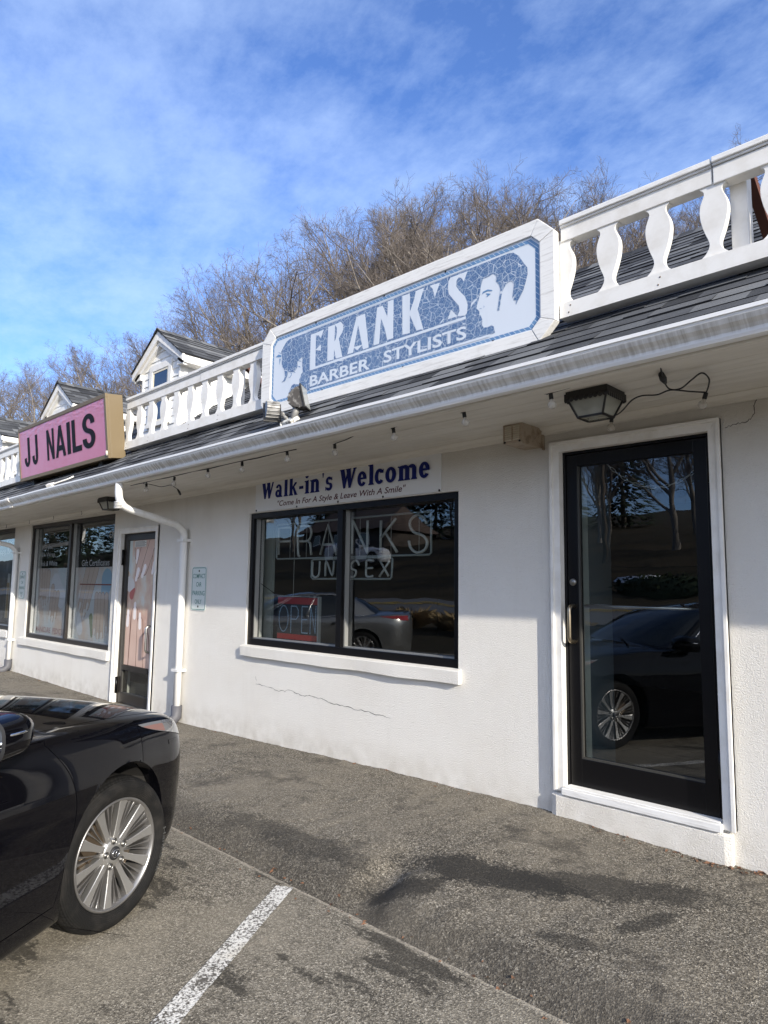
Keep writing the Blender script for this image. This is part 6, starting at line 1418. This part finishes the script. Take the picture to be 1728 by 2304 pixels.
# undergrowth: a thicket nobody could count
mb = MB(); rr = random.Random(21)
for k in range(5200):
    x = -95 + 100*rr.random()**.8; y = rr.uniform(10.5, 34); z = terrain(x, y) - .1; h = rr.uniform(2.5, 7.5)*(1 if x > -30 else 1.25); p = Vector((x, y, z)); lx, ly = rr.gauss(0, .16), rr.gauss(0, .16)
    q = p + Vector((lx*h*.5, ly*h*.5, h*.55)); e = p + Vector((lx*h + rr.gauss(0, .3), ly*h + rr.gauss(0, .3), h)); mb.tube([p, q, e], [.02, .012, .004], 3, caps=False)
    for j in range(5):
        t_ = rr.uniform(.3, .95); a = p.lerp(q, t_*2) if t_ < .5 else q.lerp(e, t_*2 - 1); b_ = a + Vector((rr.gauss(0, .5), rr.gauss(0, .5), rr.uniform(.2, 1.0))); mb.tube([a, b_], [.007, .003], 3, caps=False)
th = mb.build('thicket', twig, recalc=False); th['kind'] = 'stuff'

# ------------------------------------------------------------------ across the road (seen mirrored in the glass)
bare_tree(0, -9.5, -27, 11, 'bare tree across the road mirrored in the near door glass', 'bare trees across the road'); 
for k, x, y, h in ((2, -14.5, -34, 13), (4, -5.5, -30, 12), (1, -20, -37, 13), (3, -2, -36, 12), (2, -26, -44, 13), (0, -38, -52, 15), (4, -55, -50, 15), (1, -47, -56, 16), (3, -66, -48, 15), (0, -12, -42, 14), (2, -76, -60, 16), (1, -8.5, -40, 14), (4, -16, -45, 15), (0, -22, -40, 14), (3, -26, -36, 12), (2, -19, -50, 15), (0, -80, -34, 15), (1, -95, -30, 15), (3, -70, -38, 14), (4, -62, -40, 14)):
    bare_tree(k, x, y, h, 'bare tree standing on the far side of the road, seen in reflections', 'bare trees across the road')
def f_leaf(t, b, o): t.link(t.mix(t.noise(o, 2, 3), (.018, .032, .014), (.045, .065, .025)), b.inputs['Base Color'])
ever = mat('evergreen_needles', (.02, .04, .016), .8, fn=f_leaf)
rr = random.Random(31); mb = MB(); tk = MB(); tk.tube([(0, 0, -.3), (0, 0, 11)], [.2, .03], 8)
for k in range(2600):
    z = rr.uniform(.8, 12); r_ = (1 - z/12.4)*3.0*rr.random()**.4; a = rr.uniform(0, 6.28); p = Vector((r_*math.cos(a), r_*math.sin(a), z - .25*r_)); o_ = Vector((math.cos(a), math.sin(a), -.35)).normalized(); s_ = o_.cross(Vector((0, 0, 1))).normalized(); L = rr.uniform(.35, .8)
    mb.add([p, p + o_*L*.6 + s_*L*.28, p + o_*L, p + o_*L*.6 - s_*L*.28 - Vector((0, 0, .06))], [(0, 1, 2, 3)])
e1 = tk.build('trunk', bark); e2 = mb.build('crown', ever, recalc=False); first = True
for x, y, s_ in ((-36, -58, 1.2), (-43, -62, 1.35), (-58, -60, 1.3), (-30, -62, 1.2), (-64, -56, 1.15), (-75, -66, 1.4), (-50, -56, 1.3), (-70, -58, 1.3), (-84, -52, 1.3), (-92, -40, 1.3), (-98, -48, 1.4), (-104, -34, 1.2), (-88, -30, 1.1), (-110, -42, 1.4), (-80, -44, 1.2), (-40, -66, 1.4)):
    r_ = thing('evergreen_tree', 'dark evergreen tree on the rise across the road, seen in reflections', 'tree', 'evergreens across the road', loc=(x, y, terrain(x, y)), rot=(0, 0, x)); r_.scale = (s_,)*3
    for o in (e1, e2):
        c = o if first else bpy.data.objects.new(o.data.name, o.data)
        if not first: COL.objects.link(c)
        c.parent = r_
    first = False
hz = terrain(-45, -44); hs = thing('house', 'brown roofed house across the road mirrored in the middle window', 'house', loc=(-51, -46, hz - .6))
mb = MB(); mb.box(-6, 6, -3.5, 3.5, -.8, 2.5); mb.build('wall', mat('house_siding', (.07, .055, .045), .8), hs)
mb = MB(); mb.add([(-6.6, 4.1, 2.3), (6.6, 4.1, 2.3), (5.2, 0, 4.9), (-5.2, 0, 4.9), (-6.6, -4.1, 2.3), (6.6, -4.1, 2.3)], [(0, 1, 2, 3), (5, 4, 3, 2), (1, 5, 2), (4, 0, 3)]); mb.build('roof', mat('brown_roofing', (.12, .085, .065), .9, fn=lambda t, b, o: t.link(t.mix(t.ramp(t.math('FRACT', t.math('MULTIPLY', t.new('ShaderNodeSeparateXYZ').outputs[2], 1)), (.4, 0), (.6, 1)), (.085, .06, .05), (.065, .048, .04)), b.inputs['Base Color'])), hs)
for x in (-3.8, -.5, 3.4): mb = MB(); mb.box(x - .6, x + .6, 3.49, 3.56, .9, 2.0); f = mb.build('window', white_paint, hs); mb = MB(); mb.box(x - .5, x + .5, 3.55, 3.57, 1.0, 1.9); mb.build('pane', car_glass, f)
mb = MB(); mb.box(1.2, 2.1, 3.49, 3.55, -.1, 1.95); mb.build('door', mat('house_door', (.2, .04, .03), .5), hs)
up_ = thing('utility_pole', 'wooden utility pole with a cross arm mirrored in the near door glass', 'utility pole', loc=(-16.7, -30, terrain(-16.7, -30)))
wd = mat('pole_wood', (.10, .075, .055), .9); mb = MB(); mb.tube([(0, 0, -.5), (0, 0, 6.2)], [.15, .11], 10); mb.build('pole', wd, up_)
mb = MB(); mb.box(-1.1, 1.1, .10, .20, 5.3, 5.42); mb.build('cross_arm', wd, up_)
for x in (-.95, -.4, .4, .95): mb = MB(); mb.lathe([(0, .16), (.04, .14), (.05, .06), (.03, 0)], (x, .15, 5.42), 'z', 8); mb.build('insulator', mat('insulator_grey', (.3, .3, .3), .3), up_)
def f_tuft(t, b, o): t.link(t.mix(t.noise(o, 6, 3), (.42, .31, .16), (.28, .19, .09)), b.inputs['Base Color'])
straw = mat('dry_straw', (.4, .3, .16), .9, fn=f_tuft); rr = random.Random(8); mb = MB()
for k in range(420):
    a = rr.uniform(0, 6.28); r_ = rr.random()**.6*.16; p = Vector((r_*math.cos(a), r_*math.sin(a), 0)); o_ = Vector((math.cos(a), math.sin(a), 0)); h = rr.uniform(.30, .62); ln = rr.uniform(.05, .40); s_ = Vector((-o_.y, o_.x, 0))*.007
    mb.add([p - s_, p + s_, p + o_*ln*.4 + Vector((0, 0, h*.7)) + s_*.7, p + o_*ln + Vector((0, 0, h*rr.uniform(.8, 1))), p + o_*ln*.4 + Vector((0, 0, h*.7)) - s_*.7], [(0, 1, 2, 3, 4)])
g0 = mb.build('grass_clump', straw, recalc=False)
for i, (x, s_) in enumerate(((-11.2, 1), (-12.3, 1.15), (-13.3, 1.0), (-14.4, 1.2), (-15.6, 1), (-16.9, 1.1), (-9.9, .9), (-8.7, 1), (-18.3, 1))):
    o = g0 if i == 0 else g0.copy()
    if i: COL.objects.link(o)
    o.location = (x, -12.1 + .3*math.sin(i*2.1), terrain(x, -12.1)); o.scale = (s_*1.2, s_*1.2, s_); o.rotation_euler = (0, 0, i*1.3)
    tag(o, 'dry straw coloured ornamental grass clump in the strip beside the road, seen in reflections', 'grass clump', 'dry grass clumps by the road')
mb = MB(); rr = random.Random(4); mb.lathe([(.02, 1.1), (.35, 1.0), (.6, .6), (.55, .1), (.3, -.2)], (0, 0, 0), 'z', 14); mb.v = [(x*3.3, y*1.1, z) for x, y, z in mb.v]
for k in range(2600):
    a = Vector((rr.uniform(-1, 1), rr.uniform(-1, 1), rr.uniform(-1, 1)))
    if a.length > 1 or a.length < .5: continue
    p = Vector((a.x*2.2, a.y*.8, a.z*.6 + .6)); u = Vector((rr.gauss(0, 1), rr.gauss(0, 1), rr.gauss(0, 1))).normalized(); v = u.orthogonal().normalized(); s_ = rr.uniform(.06, .13)
    mb.add([p - u*s_, p + v*s_*.6, p + u*s_, p - v*s_*.6], [(0, 1, 2, 3)])
hg = mb.build('hedge', ever, recalc=False, loc=(-10.4, -22.0, terrain(-10, -22) - .25)); tag(hg, 'clipped dark hedge across the road mirrored in the near door glass', 'hedge')
mb = MB(); K = 20; mb.add([(0, 0, .28)] + [(1.1*math.cos(6.283*k/K)*(1 + .3*math.sin(k*2.3)), .6*math.sin(6.283*k/K)*(1 + .2*math.sin(k*1.7)), .12) for k in range(K)] + [(1.4*math.cos(6.283*k/K)*(1 + .3*math.sin(k*2.3)), .8*math.sin(6.283*k/K), -.2) for k in range(K)], [(0, 1 + k, 1 + (k + 1) % K) for k in range(K)] + [(1 + k, 1 + K + k, 1 + K + (k + 1) % K, 1 + (k + 1) % K) for k in range(K)], smooth=True)
sn = mb.build('snow_patch', mat('old_snow', (.75, .77, .80), .7), loc=(-12.2, -25, terrain(-12, -25) + .05)); sn['kind'] = 'stuff'

# leaf litter caught along the wall and the joint in the paving
leaf = mat('dead_leaf', (.16, .07, .035), .8, fn=lambda t, b, o: t.link(t.mix(t.noise(o, 30, 2), (.20, .085, .04), (.10, .065, .04)), b.inputs['Base Color'])); rr = random.Random(77); mb = MB()
for k in range(260):
    if k < 170: x = rr.uniform(-12, .8) if k < 90 else rr.gauss(-1.2, .25); y = -abs(rr.gauss(0, .035)) - (.055 if -2.36 < x < -1.27 else .012)
    else: x = rr.uniform(-6, 0); y = -1.63 + rr.gauss(0, .03)
    z = walk_z(x, y) + .004; a = rr.uniform(0, 6.28); L = rr.uniform(.006, .018); u = Vector((math.cos(a), math.sin(a), rr.uniform(-.2, .4)))*L; v = Vector((-math.sin(a), math.cos(a), rr.uniform(-.2, .4)))*L*.5; p = Vector((x, y, z))
    mb.add([p - u, p - v, p + u, p + v + Vector((0, 0, L*.3))], [(0, 1, 2), (0, 2, 3)])
ll = mb.build('leaf_litter', leaf, recalc=False); ll['kind'] = 'stuff'
